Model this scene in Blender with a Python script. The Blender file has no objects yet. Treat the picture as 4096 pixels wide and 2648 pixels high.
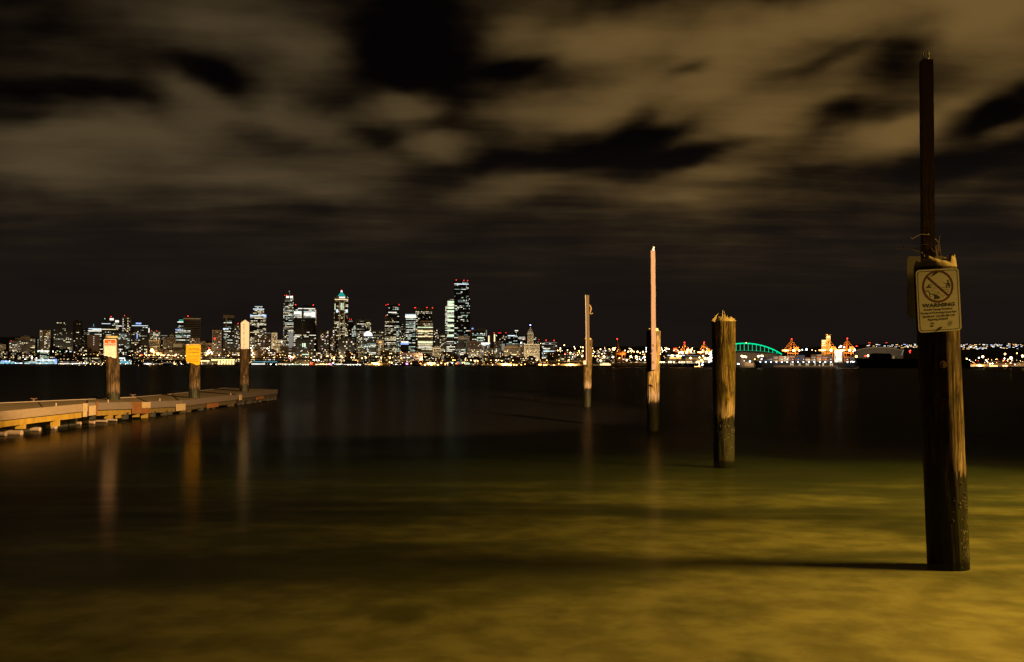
import bpy, bmesh, math, random
from mathutils import Vector, Matrix, noise
R = math.radians
PI = math.pi
C = bpy.context.scene
COL = C.collection

# ------------------------------------------------------------------ camera
FPX = 4150.0                       # focal length in photograph pixels (4096 wide)
CAMZ = 1.85
cam = bpy.data.cameras.new('camera'); camo = bpy.data.objects.new('camera', cam); COL.objects.link(camo)
cam.sensor_width = 36.0; cam.lens = 36.0 * FPX / 4096.0
cam.clip_start = 0.05; cam.clip_end = 30000
CM = Matrix.Rotation(PI / 2 + math.atan((1461.5 - 1324) / FPX), 3, 'X') @ Matrix.Rotation(R(0.17), 3, 'Z')
camo.matrix_world = Matrix.Translation((0, 0, CAMZ)) @ CM.to_4x4()
C.camera = camo

def ray(px, py):
    return CM @ Vector(((px - 2048) / FPX, -(py - 1324) / FPX, -1.0))
def P(px, py, Y):                  # the point of a sight line at depth Y
    d = ray(px, py); return Vector((0, 0, CAMZ)) + d * (Y / d.y)
def G(px, py, z=0.0):              # the point of a sight line at height z
    d = ray(px, py); return Vector((0, 0, CAMZ)) + d * ((z - CAMZ) / d.z)

# ------------------------------------------------------------------ render settings
C.view_settings.view_transform = 'Standard'; C.view_settings.look = 'None'
C.view_settings.exposure = 0.0; C.view_settings.gamma = 1.0
C.view_settings.use_curve_mapping = False
C.render.engine = 'CYCLES'
C.cycles.use_denoising = True
try: C.cycles.denoiser = 'OPENIMAGEDENOISE'
except Exception: pass
C.cycles.max_bounces = 6; C.cycles.diffuse_bounces = 0; C.cycles.glossy_bounces = 3
C.cycles.transparent_max_bounces = 8; C.cycles.volume_bounces = 0
C.cycles.caustics_reflective = False; C.cycles.caustics_refractive = False
C.cycles.sample_clamp_indirect = 2.0

# ------------------------------------------------------------------ node helpers
class NT:
    def __init__(s, tree): s.t = tree
    def n(s, kind, ins=None, **kw):
        nd = s.t.nodes.new(kind)
        for k, v in kw.items(): setattr(nd, k, v)
        for k, v in (ins or {}).items(): s.put(nd, k, v)
        return nd
    def put(s, nd, k, v):
        if isinstance(v, bpy.types.NodeSocket): s.t.links.new(v, nd.inputs[k])
        else: nd.inputs[k].default_value = v
    def m(s, op, a, b=0.0, c=0.0, clamp=False):
        nd = s.n('ShaderNodeMath', operation=op, use_clamp=clamp)
        s.put(nd, 0, a); s.put(nd, 1, b); s.put(nd, 2, c); return nd.outputs[0]
    def vm(s, op, a, b=(0, 0, 0), out=0):
        nd = s.n('ShaderNodeVectorMath', operation=op); s.put(nd, 0, a); s.put(nd, 1, b); return nd.outputs[out]
    def ss(s, v, a, b, lo=0.0, hi=1.0):
        nd = s.n('ShaderNodeMapRange', interpolation_type='SMOOTHSTEP')
        s.put(nd, 0, v); s.put(nd, 1, a); s.put(nd, 2, b); s.put(nd, 3, lo); s.put(nd, 4, hi); return nd.outputs[0]
    def noise(s, vec, scale, detail=4.0, rough=0.55, dist=0.0, out=0):
        nd = s.n('ShaderNodeTexNoise', {'Scale': scale, 'Detail': detail, 'Roughness': rough, 'Distortion': dist})
        if vec is not None: s.put(nd, 'Vector', vec)
        return nd.outputs[out]
    def mix(s, f, a, b):
        nd = s.n('ShaderNodeMix', data_type='RGBA'); s.put(nd, 0, f)
        for k, v in ((6, a), (7, b)):
            if not isinstance(v, bpy.types.NodeSocket): v = (*v, 1.0)
            s.put(nd, k, v)
        return nd.outputs[2]
    def maps(s, vec, scale, loc=(0, 0, 0), rot=(0, 0, 0), kind='POINT'):
        nd = s.n('ShaderNodeMapping', vector_type=kind); s.put(nd, 0, vec)
        nd.inputs['Scale'].default_value = scale; nd.inputs['Location'].default_value = loc; nd.inputs['Rotation'].default_value = rot
        return nd.outputs[0]

# ------------------------------------------------------------------ night sky with moving cloud bands
W = bpy.data.worlds.new('World'); C.world = W; W.use_nodes = True
W.cycles.sampling_method = 'MANUAL'; W.cycles.sample_map_resolution = 256
wt = W.node_tree; wt.nodes.clear(); q = NT(wt)
dirv = q.n('ShaderNodeTexCoord').outputs['Generated']
sx = q.n('ShaderNodeSeparateXYZ', {0: dirv})
az = q.m('ARCTAN2', sx.outputs[0], sx.outputs[1]); el = q.m('ARCSINE', sx.outputs[2])
ang = q.n('ShaderNodeCombineXYZ', {0: az, 1: el}).outputs[0]
zz = q.m('ADD', q.m('MAXIMUM', sx.outputs[2], 0.0), 0.07)
pl = q.n('ShaderNodeCombineXYZ', {0: q.m('DIVIDE', sx.outputs[0], zz), 1: q.m('DIVIDE', sx.outputs[1], zz)}).outputs[0]
streak = q.maps(pl, (0.55, 1.5, 1.0), rot=(0, 0, R(-28)))
warpn = q.noise(q.maps(ang, (1.0, 1.9, 1.0)), 5.0, 4.0, 0.55, out=1)
warp = q.vm('MULTIPLY', q.vm('SUBTRACT', warpn, (0.5, 0.5, 0.5)), (0.10, 0.055, 0.0))
uv0 = q.vm('ADD', ang, q.vm('MULTIPLY', warp, (0.6, 0.6, 0)))
fine = q.noise(streak, 2.3, 6.0, 0.56)
fine2 = q.noise(q.maps(uv0, (1.0, 1.9, 1.0)), 10.0, 4.0, 0.5)
uv = q.vm('ADD', ang, warp)
# cloud banks (+) and clear gaps (-): where they stand in the sky, as centre, half-size, tilt, density
BANKS = [
 (1050,110,430,170,8,.50),(700,90,420,150,6,.30),(1230,270,230,150,-25,.42),(350,120,520,220,0,.16),
 (150,600,360,130,4,.68),(420,540,360,120,8,.66),(800,410,230,115,14,.80),(640,520,340,120,8,.52),(1110,430,250,110,10,.74),(1330,500,170,90,0,.40),(1590,450,210,85,-4,.80),(1750,590,220,60,8,.62),
 (1180,640,580,120,0,.52),(650,730,640,110,0,.54),(1270,760,330,80,0,.45),(200,760,300,80,0,.25),(1900,790,260,60,0,.40),
 (2180,470,330,130,-6,.85),(2420,380,240,130,-20,.60),(2060,140,230,110,-14,.52),(2350,180,330,120,-14,.55),(2800,340,430,190,-8,.75),(2760,100,560,130,-6,.55),(3400,70,620,150,-4,.62),(3950,60,330,150,-6,.95),(3500,0,600,90,-4,.35),
 (3080,470,330,110,-14,.72),(3330,300,260,120,-16,.50),(3520,540,360,90,-10,.62),(3000,640,330,70,-10,.42),(3980,290,300,130,-8,.60),(3720,450,230,80,-12,.55),(4080,520,130,60,0,.5),
 (2650,740,420,90,-4,.45),(2150,720,330,70,-4,.50),(3000,790,420,80,0,.30),(2500,880,900,90,0,.12),(900,880,900,90,0,.14),
 (1620,110,270,260,8,-0.47),(1720,330,190,130,14,-0.42),(930,310,200,95,18,-0.47),(330,350,520,45,2,-0.27),(100,460,110,50,0,-0.27),(2080,270,240,55,-16,-0.34),
 (2740,265,130,40,-14,-0.38),(2500,575,420,50,-14,-0.46),(2640,640,330,50,-10,-0.38),(2540,470,130,70,-30,-0.34),(3370,400,120,60,-10,-0.38),(1480,560,130,45,10,-0.27),(1980,640,200,45,0,-0.30),
 (3640,160,210,90,-22,-0.46),(3930,440,230,70,-10,-0.47),(3830,650,420,90,-6,-0.38),(3300,215,230,35,-16,-0.30),(1700,700,180,80,0,-0.23),(3960,880,400,110,0,-0.15),(2900,560,200,40,-12,-0.30)]
tot = None
for cx, cy, rx, ry, rot, w in BANKS:
    d = ray(cx, cy).normalized()
    a0, e0 = math.atan2(d.x, d.y), math.asin(d.z)
    v = q.maps(uv, (rx * 1.02 / FPX, ry * 1.02 / FPX, 1.0), (a0, e0, 0), (0, 0, R(-rot)), 'TEXTURE')
    b = q.ss(q.vm('LENGTH', v, out=1), 0.0, 1.25, w * (0.94 if w > 0 else 1.0), 0.0)
    tot = b if tot is None else q.m('ADD', tot, b)
# beyond the picture the same broken cloud goes on
outside = q.m('MAXIMUM', q.ss(el, 0.33, 0.50), q.ss(q.m('ABSOLUTE', az), 0.50, 0.75))
gen = q.m('MULTIPLY', q.ss(q.noise(streak, 0.8, 3.0, 0.5), 0.44, 0.66), 0.75)
tot = q.m('ADD', q.m('MULTIPLY', tot, q.m('SUBTRACT', 1.0, outside)), q.m('MULTIPLY', gen, outside))
mid = q.noise(q.maps(uv0, (1.0, 1.7, 1.0), (0.31, 0.12, 0)), 7.0, 3.0, 0.5)
dens = q.m('ADD', q.m('ADD', tot, q.m('MULTIPLY', q.m('SUBTRACT', mid, 0.5), 0.75)), q.m('MULTIPLY', q.m('SUBTRACT', fine, 0.5), 0.80))
dens = q.m('ADD', dens, q.m('MULTIPLY', q.m('SUBTRACT', fine2, 0.5), 0.40))
cl = q.m('POWER', q.ss(dens, -0.34, 1.0), 1.45)
cl = q.m('MULTIPLY', cl, q.ss(el, 0.05, 0.155))
warm = q.ss(az, -0.25, 0.30)
high = q.ss(el, 0.17, 0.34)
ccol = q.mix(warm, (0.071, 0.049, 0.0225), (0.142, 0.083, 0.025))
ccol = q.mix(q.m('MULTIPLY', q.m('MULTIPLY', high, warm), 0.6), ccol, (0.150, 0.088, 0.025))
low = q.m('MULTIPLY', q.ss(el, 0.08, 0.24, 1.0, 0.0), q.m('ADD', 0.45, q.m('MULTIPLY', q.m('ADD', q.m('MULTIPLY', fine2, 0.5), q.m('MULTIPLY', q.noise(q.maps(ang, (1.0, 7.0, 1.0)), 4.5, 3.0, 0.5), 0.8)), 0.9)))
base = q.mix(low, (0.0014, 0.0008, 0.0008), (0.0094, 0.0068, 0.0053))
sky = q.n('ShaderNodeMix', data_type='RGBA', blend_type='ADD'); sky.inputs[0].default_value = 1.0
q.put(sky, 6, base)
q.put(sky, 7, q.n('ShaderNodeVectorMath', {0: ccol, 3: cl}, operation='SCALE').outputs[0])
below = q.ss(sx.outputs[2], -0.03, 0.0)
fin = q.mix(below, (0.004, 0.003, 0.002), sky.outputs[2])
bg = q.n('ShaderNodeBackground', {0: fin, 1: 1.0})
wo = q.n('ShaderNodeOutputWorld'); wt.links.new(bg.outputs[0], wo.inputs[0])

# ------------------------------------------------------------------ materials
MATS = {}
def newmat(name):
    m = bpy.data.materials.new(name); m.use_nodes = True; m.node_tree.nodes.clear(); return m, NT(m.node_tree)
def out(q, sh, vol=None):
    o = q.n('ShaderNodeOutputMaterial'); q.t.links.new(sh, o.inputs[0])
    if vol is not None: q.t.links.new(vol, o.inputs[1])
def surf(name, col, rough=0.7, var=0.25, scale=3.0, metal=0.0, bump=0.0, stretch=(1, 1, 1)):
    if name in MATS: return MATS[name]
    m, q = newmat(name)
    co = q.maps(q.n('ShaderNodeTexCoord').outputs['Object'], stretch)
    nz = q.noise(co, scale, 5.0, 0.6)
    k = q.m('ADD', 1.0 - var, q.m('MULTIPLY', nz, 2 * var))
    c = q.n('ShaderNodeVectorMath', {0: tuple(col), 3: k}, operation='SCALE').outputs[0]
    p = q.n('ShaderNodeBsdfPrincipled', {'Base Color': c, 'Roughness': rough, 'Metallic': metal})
    if bump:
        b = q.n('ShaderNodeBump', {'Strength': bump, 'Distance': 0.01, 'Height': nz}); q.put(p, 'Normal', b.outputs[0])
    out(q, p.outputs[0]); MATS[name] = m; return m
def glow(name, col, s, sample=False):
    if name in MATS: return MATS[name]
    m, q = newmat(name)
    co = q.n('ShaderNodeTexCoord').outputs['Object']
    k = q.m('MULTIPLY', s, q.m('ADD', 0.55, q.m('MULTIPLY', q.noise(co, 0.23, 2.0, 0.5), 0.9)))
    e = q.n('ShaderNodeEmission', {'Color': (*col, 1.0), 'Strength': k}); out(q, e.outputs[0])
    m.cycles.emission_sampling = 'FRONT' if sample else 'NONE'
    MATS[name] = m; return m
def wood(name, dark, light, moss, mossamt=0.5, tide=True, gscale=1.0, paleamt=0.85):
    m, q = newmat(name)
    co = q.n('ShaderNodeTexCoord').outputs['Object']
    z = q.n('ShaderNodeSeparateXYZ', {0: co}).outputs[2]
    g = q.noise(q.maps(co, (16 * gscale, 16 * gscale, 1.1)), 1.6, 6.0, 0.62, 0.6)
    g2 = q.noise(q.maps(co, (46 * gscale, 46 * gscale, 2.2)), 1.5, 4.0, 0.6)
    big = q.noise(q.maps(co, (3.0, 3.0, 1.0)), 1.7, 4.0, 0.55)
    gg = q.ss(q.m('ADD', q.m('MULTIPLY', g, 0.65), q.m('MULTIPLY', g2, 0.35)), 0.40, 0.66)
    c = q.mix(gg, dark, light)
    c = q.mix(q.m('MULTIPLY', q.ss(big, 0.45, 0.66), mossamt), c, moss)
    bl = q.noise(q.maps(co, (1.0, 1.0, 0.6)), 7.0, 4.0, 0.6)
    c = q.mix(q.m('MULTIPLY', q.ss(bl, 0.50, 0.64), 0.62), c, dark)
    rough = 0.85
    if tide:
        zr = q.m('ADD', z, q.m('MULTIPLY', q.m('SUBTRACT', q.noise(q.maps(co, (12, 12, 1.5)), 1.3, 5.0, 0.65), 0.5), 0.62))
        pale = q.m('MULTIPLY', q.ss(zr, 0.84, 0.88), q.ss(zr, 0.98, 1.22, 1.0, 0.0))
        c = q.mix(q.m('MULTIPLY', pale, paleamt), c, q.mix(gg, (0.20, 0.13, 0.07), (0.52, 0.40, 0.27)))
        wet = q.mix(q.ss(big, 0.42, 0.6), q.mix(gg, (0.006, 0.005, 0.002), (0.030, 0.023, 0.008)), (0.026, 0.026, 0.006))
        wm = q.ss(zr, 0.82, 0.86, 1.0, 0.0)
        c = q.mix(wm, c, wet)
        c = q.mix(q.ss(z, -0.02, 0.05, 1.0, 0.0), c, (0.004, 0.0035, 0.0012))  # below water: near-black put into the colour for the dark reflection
        rough = q.m('SUBTRACT', 0.85, q.m('MULTIPLY', wm, 0.35))
    p = q.n('ShaderNodeBsdfPrincipled', {'Base Color': c, 'Roughness': rough, 'Specular IOR Level': 0.22})
    b = q.n('ShaderNodeBump', {'Strength': 1.0, 'Distance': 0.018, 'Height': q.m('ADD', g, q.m('MULTIPLY', g2, 0.5))})
    q.put(p, 'Normal', b.outputs[0]); out(q, p.outputs[0]); return m

M_PILE_Y = wood('weathered_pile_wood', (0.020, 0.012, 0.004), (0.38, 0.25, 0.080), (0.10, 0.078, 0.010), 0.75)
M_PILE_D = wood('tarred_pile_wood', (0.010, 0.006, 0.002), (0.36, 0.235, 0.08), (0.020, 0.013, 0.003), 0.75, True, 1.0, 0.40)
M_PILE_K = wood('cracked_dock_pile_wood', (0.005, 0.003, 0.001), (0.17, 0.10, 0.032), (0.020, 0.013, 0.003), 0.7, True, 0.8, 0.12)
M_BOARD = surf('painted_board', (0.125, 0.078, 0.049), 0.7, 0.16, 4.0, 0, 0.15, (6, 6, 0.6))
M_BOARDB = surf('brown_board', (0.11, 0.07, 0.024), 0.75, 0.3, 4.0, 0, 0.3, (8, 8, 0.5))
M_BOARDK = surf('dark_board', (0.10, 0.055, 0.025), 0.8, 0.4, 4.0, 0, 0.4, (9, 9, 0.5))
M_BROKEN = surf('broken_wood_end', (0.50, 0.38, 0.18), 0.9, 0.4, 30.0, 0, 0.5)
M_STEEL = surf('galvanised_steel', (0.5, 0.5, 0.48), 0.38, 0.2, 8.0, 0.8)
M_DARKST = surf('dark_steel', (0.05, 0.045, 0.04), 0.5, 0.3, 4.0, 0.3)
M_RUST = surf('rusty_bolt', (0.16, 0.09, 0.05), 0.7, 0.4, 40.0, 0.2)
M_TWIG = surf('dry_twig', (0.36, 0.25, 0.10), 0.85, 0.3, 40.0)
M_WHITE = surf('white_sign_face', (0.78, 0.74, 0.66), 0.45, 0.06, 9.0)
M_CREAM = surf('aged_cream_sign_face', (0.66, 0.60, 0.42), 0.45, 0.12, 14.0)
M_YELLOW = surf('yellow_sign_face', (0.80, 0.44, 0.012), 0.45, 0.06, 9.0)
M_ORANGE = surf('orange_sign_print', (0.72, 0.085, 0.012), 0.5, 0.08, 9.0)
M_RED = surf('dark_red_print', (0.085, 0.005, 0.007), 0.5, 0.1, 9.0)
M_BLACK = surf('black_print', (0.012, 0.011, 0.010), 0.5, 0.1, 9.0)
M_GREYP = surf('grey_print', (0.42, 0.30, 0.22), 0.5, 0.1, 9.0)
M_BROWNP = surf('faded_brown_print', (0.12, 0.07, 0.05), 0.5, 0.1, 9.0)
M_ALU = surf('aluminium_sign_back', (0.36, 0.32, 0.20), 0.5, 0.2, 6.0, 0.3)

# ------------------------------------------------------------------ mesh builder and tagging
class MB:
    def __init__(s): s.v = []; s.f = []; s.m = []; s.smooth = []
    def add(s, vs, fs, mi=0, sm=False):
        o = len(s.v); s.v += [tuple(v) for v in vs]
        for f in fs: s.f.append(tuple(i + o for i in f)); s.m.append(mi); s.smooth.append(sm)
    def box(s, c, sz, mi=0, M=None):
        hx, hy, hz = sz[0] / 2, sz[1] / 2, sz[2] / 2
        vs = [Vector((x * hx, y * hy, z * hz)) for z in (-1, 1) for y in (-1, 1) for x in (-1, 1)]
        if M is not None: vs = [M @ v for v in vs]
        c = Vector(c); s.add([v + c for v in vs], [(0, 2, 3, 1), (4, 5, 7, 6), (0, 1, 5, 4), (2, 6, 7, 3), (0, 4, 6, 2), (1, 3, 7, 5)], mi)
    def quad(s, a, b, c, d, mi=0): s.add([a, b, c, d], [(0, 1, 2, 3)], mi)
    def prism(s, pts, off, mi=0):      # a planar outline and its copy moved by off
        n = len(pts); off = Vector(off)
        s.add([Vector(p) for p in pts] + [Vector(p) + off for p in pts],
              [tuple(range(n)), tuple(range(2 * n - 1, n - 1, -1))] + [(i, i + n, (i + 1) % n + n, (i + 1) % n) for i in range(n)], mi)
    def tube(s, pts, r, n=6, mi=0, sm=True):
        pts = [Vector(p) for p in pts]; rs = r if isinstance(r, (list, tuple)) else [r] * len(pts); vs = []
        for i, p in enumerate(pts):
            t = (pts[min(i + 1, len(pts) - 1)] - pts[max(i - 1, 0)]).normalized()
            u = t.cross(Vector((0.13, 0.31, 1.0)) if abs(t.z) < .9 else Vector((1, 0.2, 0))).normalized(); w = t.cross(u)
            vs += [p + (u * math.cos(2 * PI * k / n) + w * math.sin(2 * PI * k / n)) * rs[i] for k in range(n)]
        fs = [(i * n + k, i * n + (k + 1) % n, (i + 1) * n + (k + 1) % n, (i + 1) * n + k) for i in range(len(pts) - 1) for k in range(n)]
        s.add(vs, fs, mi, sm)
        L = (len(pts) - 1) * n
        s.add(vs[:n], [tuple(range(n - 1, -1, -1))], mi); s.add(vs[L:], [tuple(range(n))], mi)
    def ball(s, c, r, n=8, mi=0, sq=(1, 1, 1)):
        c = Vector(c); vs = [c + Vector((0, 0, r * sq[2]))]; k = n // 2
        for i in range(1, k):
            a = PI * i / k
            vs += [c + Vector((r * sq[0] * math.sin(a) * math.cos(2 * PI * j / n), r * sq[1] * math.sin(a) * math.sin(2 * PI * j / n), r * sq[2] * math.cos(a))) for j in range(n)]
        vs.append(c - Vector((0, 0, r * sq[2]))); e = len(vs) - 1
        fs = [(0, 1 + j, 1 + (j + 1) % n) for j in range(n)]
        for i in range(k - 2): fs += [(1 + i * n + j, 1 + (i + 1) * n + j, 1 + (i + 1) * n + (j + 1) % n, 1 + i * n + (j + 1) % n) for j in range(n)]
        b = 1 + (k - 2) * n; fs += [(e, b + (j + 1) % n, b + j) for j in range(n)]
        s.add(vs, fs, mi, True)
    def build(s, name, mats, parent=None, kind=None, label=None):
        me = bpy.data.meshes.new(name); me.from_pydata(s.v, [], s.f)
        for m in (mats if isinstance(mats, (list, tuple)) else [mats]): me.materials.append(m)
        me.polygons.foreach_set('material_index', s.m); me.polygons.foreach_set('use_smooth', s.smooth); me.update()
        o = bpy.data.objects.new(name, me); COL.objects.link(o)
        if parent is not None: o.parent = parent
        if kind: o['kind'] = kind
        if label: o['label'] = label
        return o
def empty(name, loc, rz=0.0, label=None, cat=None, group=None):
    o = bpy.data.objects.new(name, None); COL.objects.link(o); o.location = loc; o.rotation_euler = (0, 0, rz); o.empty_display_size = 0.1
    return tag(o, label, cat, group)
def tag(o, label, cat=None, group=None):
    if label: o['label'] = label
    if cat: o['category'] = cat
    if group: o['group'] = group
    return o
def lightobj(name, kind, loc, power, col, parent=None, radius=0.3, **kw):
    l = bpy.data.lights.new(name, kind); l.energy = power; l.color = col; l.shadow_soft_size = radius
    for k, v in kw.items(): setattr(l, k, v)
    o = bpy.data.objects.new(name, l); COL.objects.link(o); o.location = loc
    if parent is not None: o.parent = parent
    return o

# ------------------------------------------------------------------ shore lamps that light the piles and the dock (stand out of frame on the beach)
LAMP1 = Vector((13.4, 9.15, 8.0)); LAMP2 = Vector((16.0, 2.0, 11.5)); LAMP3 = Vector((17.5, 10.8, 7.0))
def shore_lamp(pos, base_z, label, aim):
    t = empty('lamp_post', (pos.x + 0.9, pos.y, base_z), 0, label, 'street lamp')
    b = MB(); b.tube([(0, 0, 0), (0, 0, pos.z - base_z + 0.25)], [0.11, 0.06], 10); b.build('pole', M_STEEL, t)
    b = MB(); b.tube([(0, 0, pos.z - base_z + 0.2), (-0.5, 0, pos.z - base_z + 0.3), (-0.9, 0, pos.z - base_z + 0.24)], 0.035, 8); b.build('arm', M_STEEL, t)
    b = MB(); b.box((-1.0, 0, pos.z - base_z + 0.24), (0.62, 0.26, 0.12)); b.build('lamp_head', M_DARKST, t)
    return t
l1 = shore_lamp(LAMP1, 0.7, 'sodium lamp post on the beach beside the warning pile', None)
l2 = shore_lamp(LAMP2, 0.9, 'tall flood lamp post on the beach aimed at the dock', None)
LT1 = lightobj('sodium_lamp', 'SPOT', (LAMP1.x, LAMP1.y, LAMP1.z), 16000, (1.0, 0.60, 0.12), None, 1.5, spot_size=R(140), spot_blend=0.6)
LT1.rotation_euler = (Vector((7.0, 10.0, 0.0)) - LAMP1).to_track_quat('-Z', 'Y').to_euler()
LT2 = lightobj('flood_lamp', 'SPOT', (LAMP2.x, LAMP2.y, LAMP2.z), 250000, (1.0, 0.62, 0.29), None, 0.2, spot_size=R(44), spot_blend=0.30)
LT2.rotation_euler = (Vector((-9.6, 41, 2.0)) - LAMP2).to_track_quat('-Z', 'Y').to_euler()
LT3 = lightobj('sodium_lamp', 'SPOT', (LAMP3.x, LAMP3.y, LAMP3.z), 21000, (1.0, 0.60, 0.13), None, 0.3, spot_size=R(46), spot_blend=0.6)
LT3.rotation_euler = (Vector((3.4, 20.2, 1.0)) - LAMP3).to_track_quat('-Z', 'Y').to_euler()
l3 = shore_lamp(LAMP3, 0.8, 'second sodium lamp post farther along the beach', None)
for o, t, L in ((LT1, l1, LAMP1), (LT2, l2, LAMP2), (LT3, l3, LAMP3)):
    o.parent = t; o.location = L - t.location
LT1.scale = (1.0, 0.235, 1.0); LT2.scale = (1.0, 0.42, 1.0)          # a flood lamp with a wide flat beam

# ------------------------------------------------------------------ seabed, beach, water, land
def grid(name, xs, ys, fz, mat, kind='structure'):
    vs = [(x, y, fz(x, y)) for y in ys for x in xs]; nx = len(xs)
    fs = [(j * nx + i, j * nx + i + 1, (j + 1) * nx + i + 1, (j + 1) * nx + i) for j in range(len(ys) - 1) for i in range(nx - 1)]
    me = bpy.data.meshes.new(name); me.from_pydata(vs, [], fs); me.materials.append(mat)
    me.polygons.foreach_set('use_smooth', [True] * len(fs)); me.update()
    o = bpy.data.objects.new(name, me); COL.objects.link(o); o['kind'] = kind; return o
def sst(a, b, x):
    t = max(0.0, min(1.0, (x - a) / (b - a))); return t * t * (3 - 2 * t)
def bedz(x, y):
    edge = 20.5 + 4.0 * noise.noise(Vector((x * .16, 2.7, 0))) + 1.2 * noise.noise(Vector((x * .5, 8.1, 0)))
    z = -0.055 + 0.05 * (5 - y) if y < 5 else -0.055 - 0.0035 * (y - 5)
    e = max(0.0, y - (edge - 4.5)); z -= 0.0030 * e * e if e < 8 else 0.192 + 0.048 * (e - 8)
    z = max(z, -9.0)
    z += 0.014 * noise.noise(Vector((x * .45, y * .45, 3.1))) * sst(0, 6, y)
    return z + sst(3.5, 7.5, x - 0.5 * max(y, 0)) * (0.75 - min(z, 0.7))
m, q = newmat('seabed_sand')
co = q.n('ShaderNodeTexCoord').outputs['Object']
yy = q.n('ShaderNodeSeparateXYZ', {0: co}).outputs[1]
n1 = q.noise(q.maps(co, (0.75, 1.2, 1)), 0.7, 4.0, 0.52, 0.4); n2 = q.noise(co, 3.4, 5.0, 0.62); n3 = q.noise(q.maps(co, (0.35, 1.3, 1), (3, 1, 0)), 0.46, 3.0, 0.5)
n4 = q.noise(co, 2.3, 4.0, 0.58)
c = q.mix(q.ss(q.m('ADD', q.m('MULTIPLY', n4, 0.8), q.m('MULTIPLY', n2, 0.2)), 0.30, 0.70), (0.19, 0.145, 0.05), (0.40, 0.325, 0.135))
c = q.mix(q.m('MULTIPLY', q.ss(n1, 0.47, 0.66), 0.62), c, (0.085, 0.080, 0.020))
sand = q.m('MULTIPLY', q.ss(q.m('ADD', yy, q.m('MULTIPLY', q.m('SUBTRACT', n1, 0.5), 2.2)), 8.2, 9.1, 1.0, 0.0), q.ss(q.noise(q.maps(co, (1.0, 0.55, 1), (4, 2, 0)), 1.3, 4.0, 0.55), 0.36, 0.54))
c = q.mix(q.m('MULTIPLY', sand, 0.75), c, q.mix(q.ss(n4, 0.35, 0.65), (0.30, 0.235, 0.095), (0.47, 0.375, 0.165)))
weed = q.m('MULTIPLY', q.ss(n3, 0.42, 0.62), q.ss(yy, 8.2, 10.0))
c = q.mix(q.m('MULTIPLY', weed, 0.80), c, (0.036, 0.038, 0.009))
xx = q.n('ShaderNodeSeparateXYZ', {0: co}).outputs[0]
bed = q.ss(q.vm('LENGTH', q.maps(q.vm('ADD', co, q.vm('MULTIPLY', q.vm('SUBTRACT', q.noise(co, 0.9, 3.0, 0.5, out=1), (.5, .5, .5)), (1.6, 1.0, 0))), (4.2, 1.15, 40), (-1.9, 9.9, 0), (0, 0, 0), 'TEXTURE'), out=1), 0.45, 1.1, 1.0, 0.0)  # dark shadow band on the floor, painted into the sand colour
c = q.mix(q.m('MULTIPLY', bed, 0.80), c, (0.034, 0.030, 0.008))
lit_fade = q.ss(q.m('ADD', yy, q.m('MULTIPLY', q.m('SUBTRACT', n1, 0.5), 9.0)), 10.5, 19.5)
c = q.mix(q.m('MULTIPLY', lit_fade, 0.93), c, (0.040, 0.041, 0.010))  # fade of the lit floor with distance, put into the colour
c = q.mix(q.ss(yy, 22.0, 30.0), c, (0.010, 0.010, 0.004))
p = q.n('ShaderNodeBsdfPrincipled', {'Base Color': c, 'Roughness': 0.9})
b = q.n('ShaderNodeBump', {'Strength': 0.15, 'Distance': 0.03, 'Height': n4}); q.put(p, 'Normal', b.outputs[0]); out(q, p.outputs[0])
xs = [-6000, -1500, -300, -90, -50] + [-40 + i * 1.0 for i in range(81)] + [50, 90, 300, 1500, 6000]
ys = [-60, -30, -15] + [-8 + i * 0.8 for i in range(60)] + [45, 60, 90, 130, 400, 1300, 6500]
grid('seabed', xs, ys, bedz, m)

m, q = newmat('harbour_water')
geo = q.n('ShaderNodeNewGeometry')
co = q.n('ShaderNodeTexCoord').outputs['Object']
w1 = q.noise(q.maps(co, (0.9, 2.6, 1)), 0.55, 3.0, 0.5); w2 = q.noise(q.maps(co, (0.02, 0.11, 1)), 0.8, 2.0, 0.5); w3 = q.noise(q.maps(co, (2.0, 7.0, 1)), 1.4, 2.0, 0.5)
bp = q.n('ShaderNodeBump', {'Strength': 0.10, 'Distance': 0.06, 'Height': q.m('ADD', w1, q.m('MULTIPLY', w3, 0.25))})
cs = q.m('ABSOLUTE', q.vm('DOT_PRODUCT', geo.outputs['Normal'], geo.outputs['Incoming'], out=1))
fr = q.m('ADD', 0.02, q.m('MULTIPLY', 0.93, q.m('POWER', q.m('SUBTRACT', 1.0, cs), 5.0)))
sxy = q.n('ShaderNodeSeparateXYZ', {0: co}).outputs
open_ = q.m('MAXIMUM', q.ss(sxy[1], 26.0, 62.0), q.ss(q.m('ADD', sxy[0], q.m('MULTIPLY', sxy[1], 0.16)), -3.5, 1.0))     # sheltered by the ramp, choppier out in the bay
gl = q.n('ShaderNodeBsdfGlossy', {'Color': q.mix(open_, (0.34, 0.32, 0.28), (0.19, 0.185, 0.175)), 'Roughness': q.m('ADD', q.m('ADD', 0.11, q.m('MULTIPLY', open_, 0.07)), q.m('MULTIPLY', w2, 0.08)), 'Normal': bp.outputs[0]})
tr = q.n('ShaderNodeBsdfTransparent', {'Color': (0.93, 0.96, 0.90, 1)})
mx = q.n('ShaderNodeMixShader', {0: fr, 1: tr.outputs[0], 2: gl.outputs[0]})
va = q.n('ShaderNodeVolumeAbsorption', {'Color': (0.52, 0.70, 0.05, 1), 'Density': 0.72})
out(q, mx.outputs[0], va.outputs[0])
M_WATER = m
wx = [-6000, -2000, -600, -150, -40, -12, 0, 12, 40, 150, 600, 2000, 6000]; wy = [-50, 0, 12, 40, 120, 400, 1200, 2600, 6400]
b = MB(); nx = len(wx); ny = len(wy)
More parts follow.
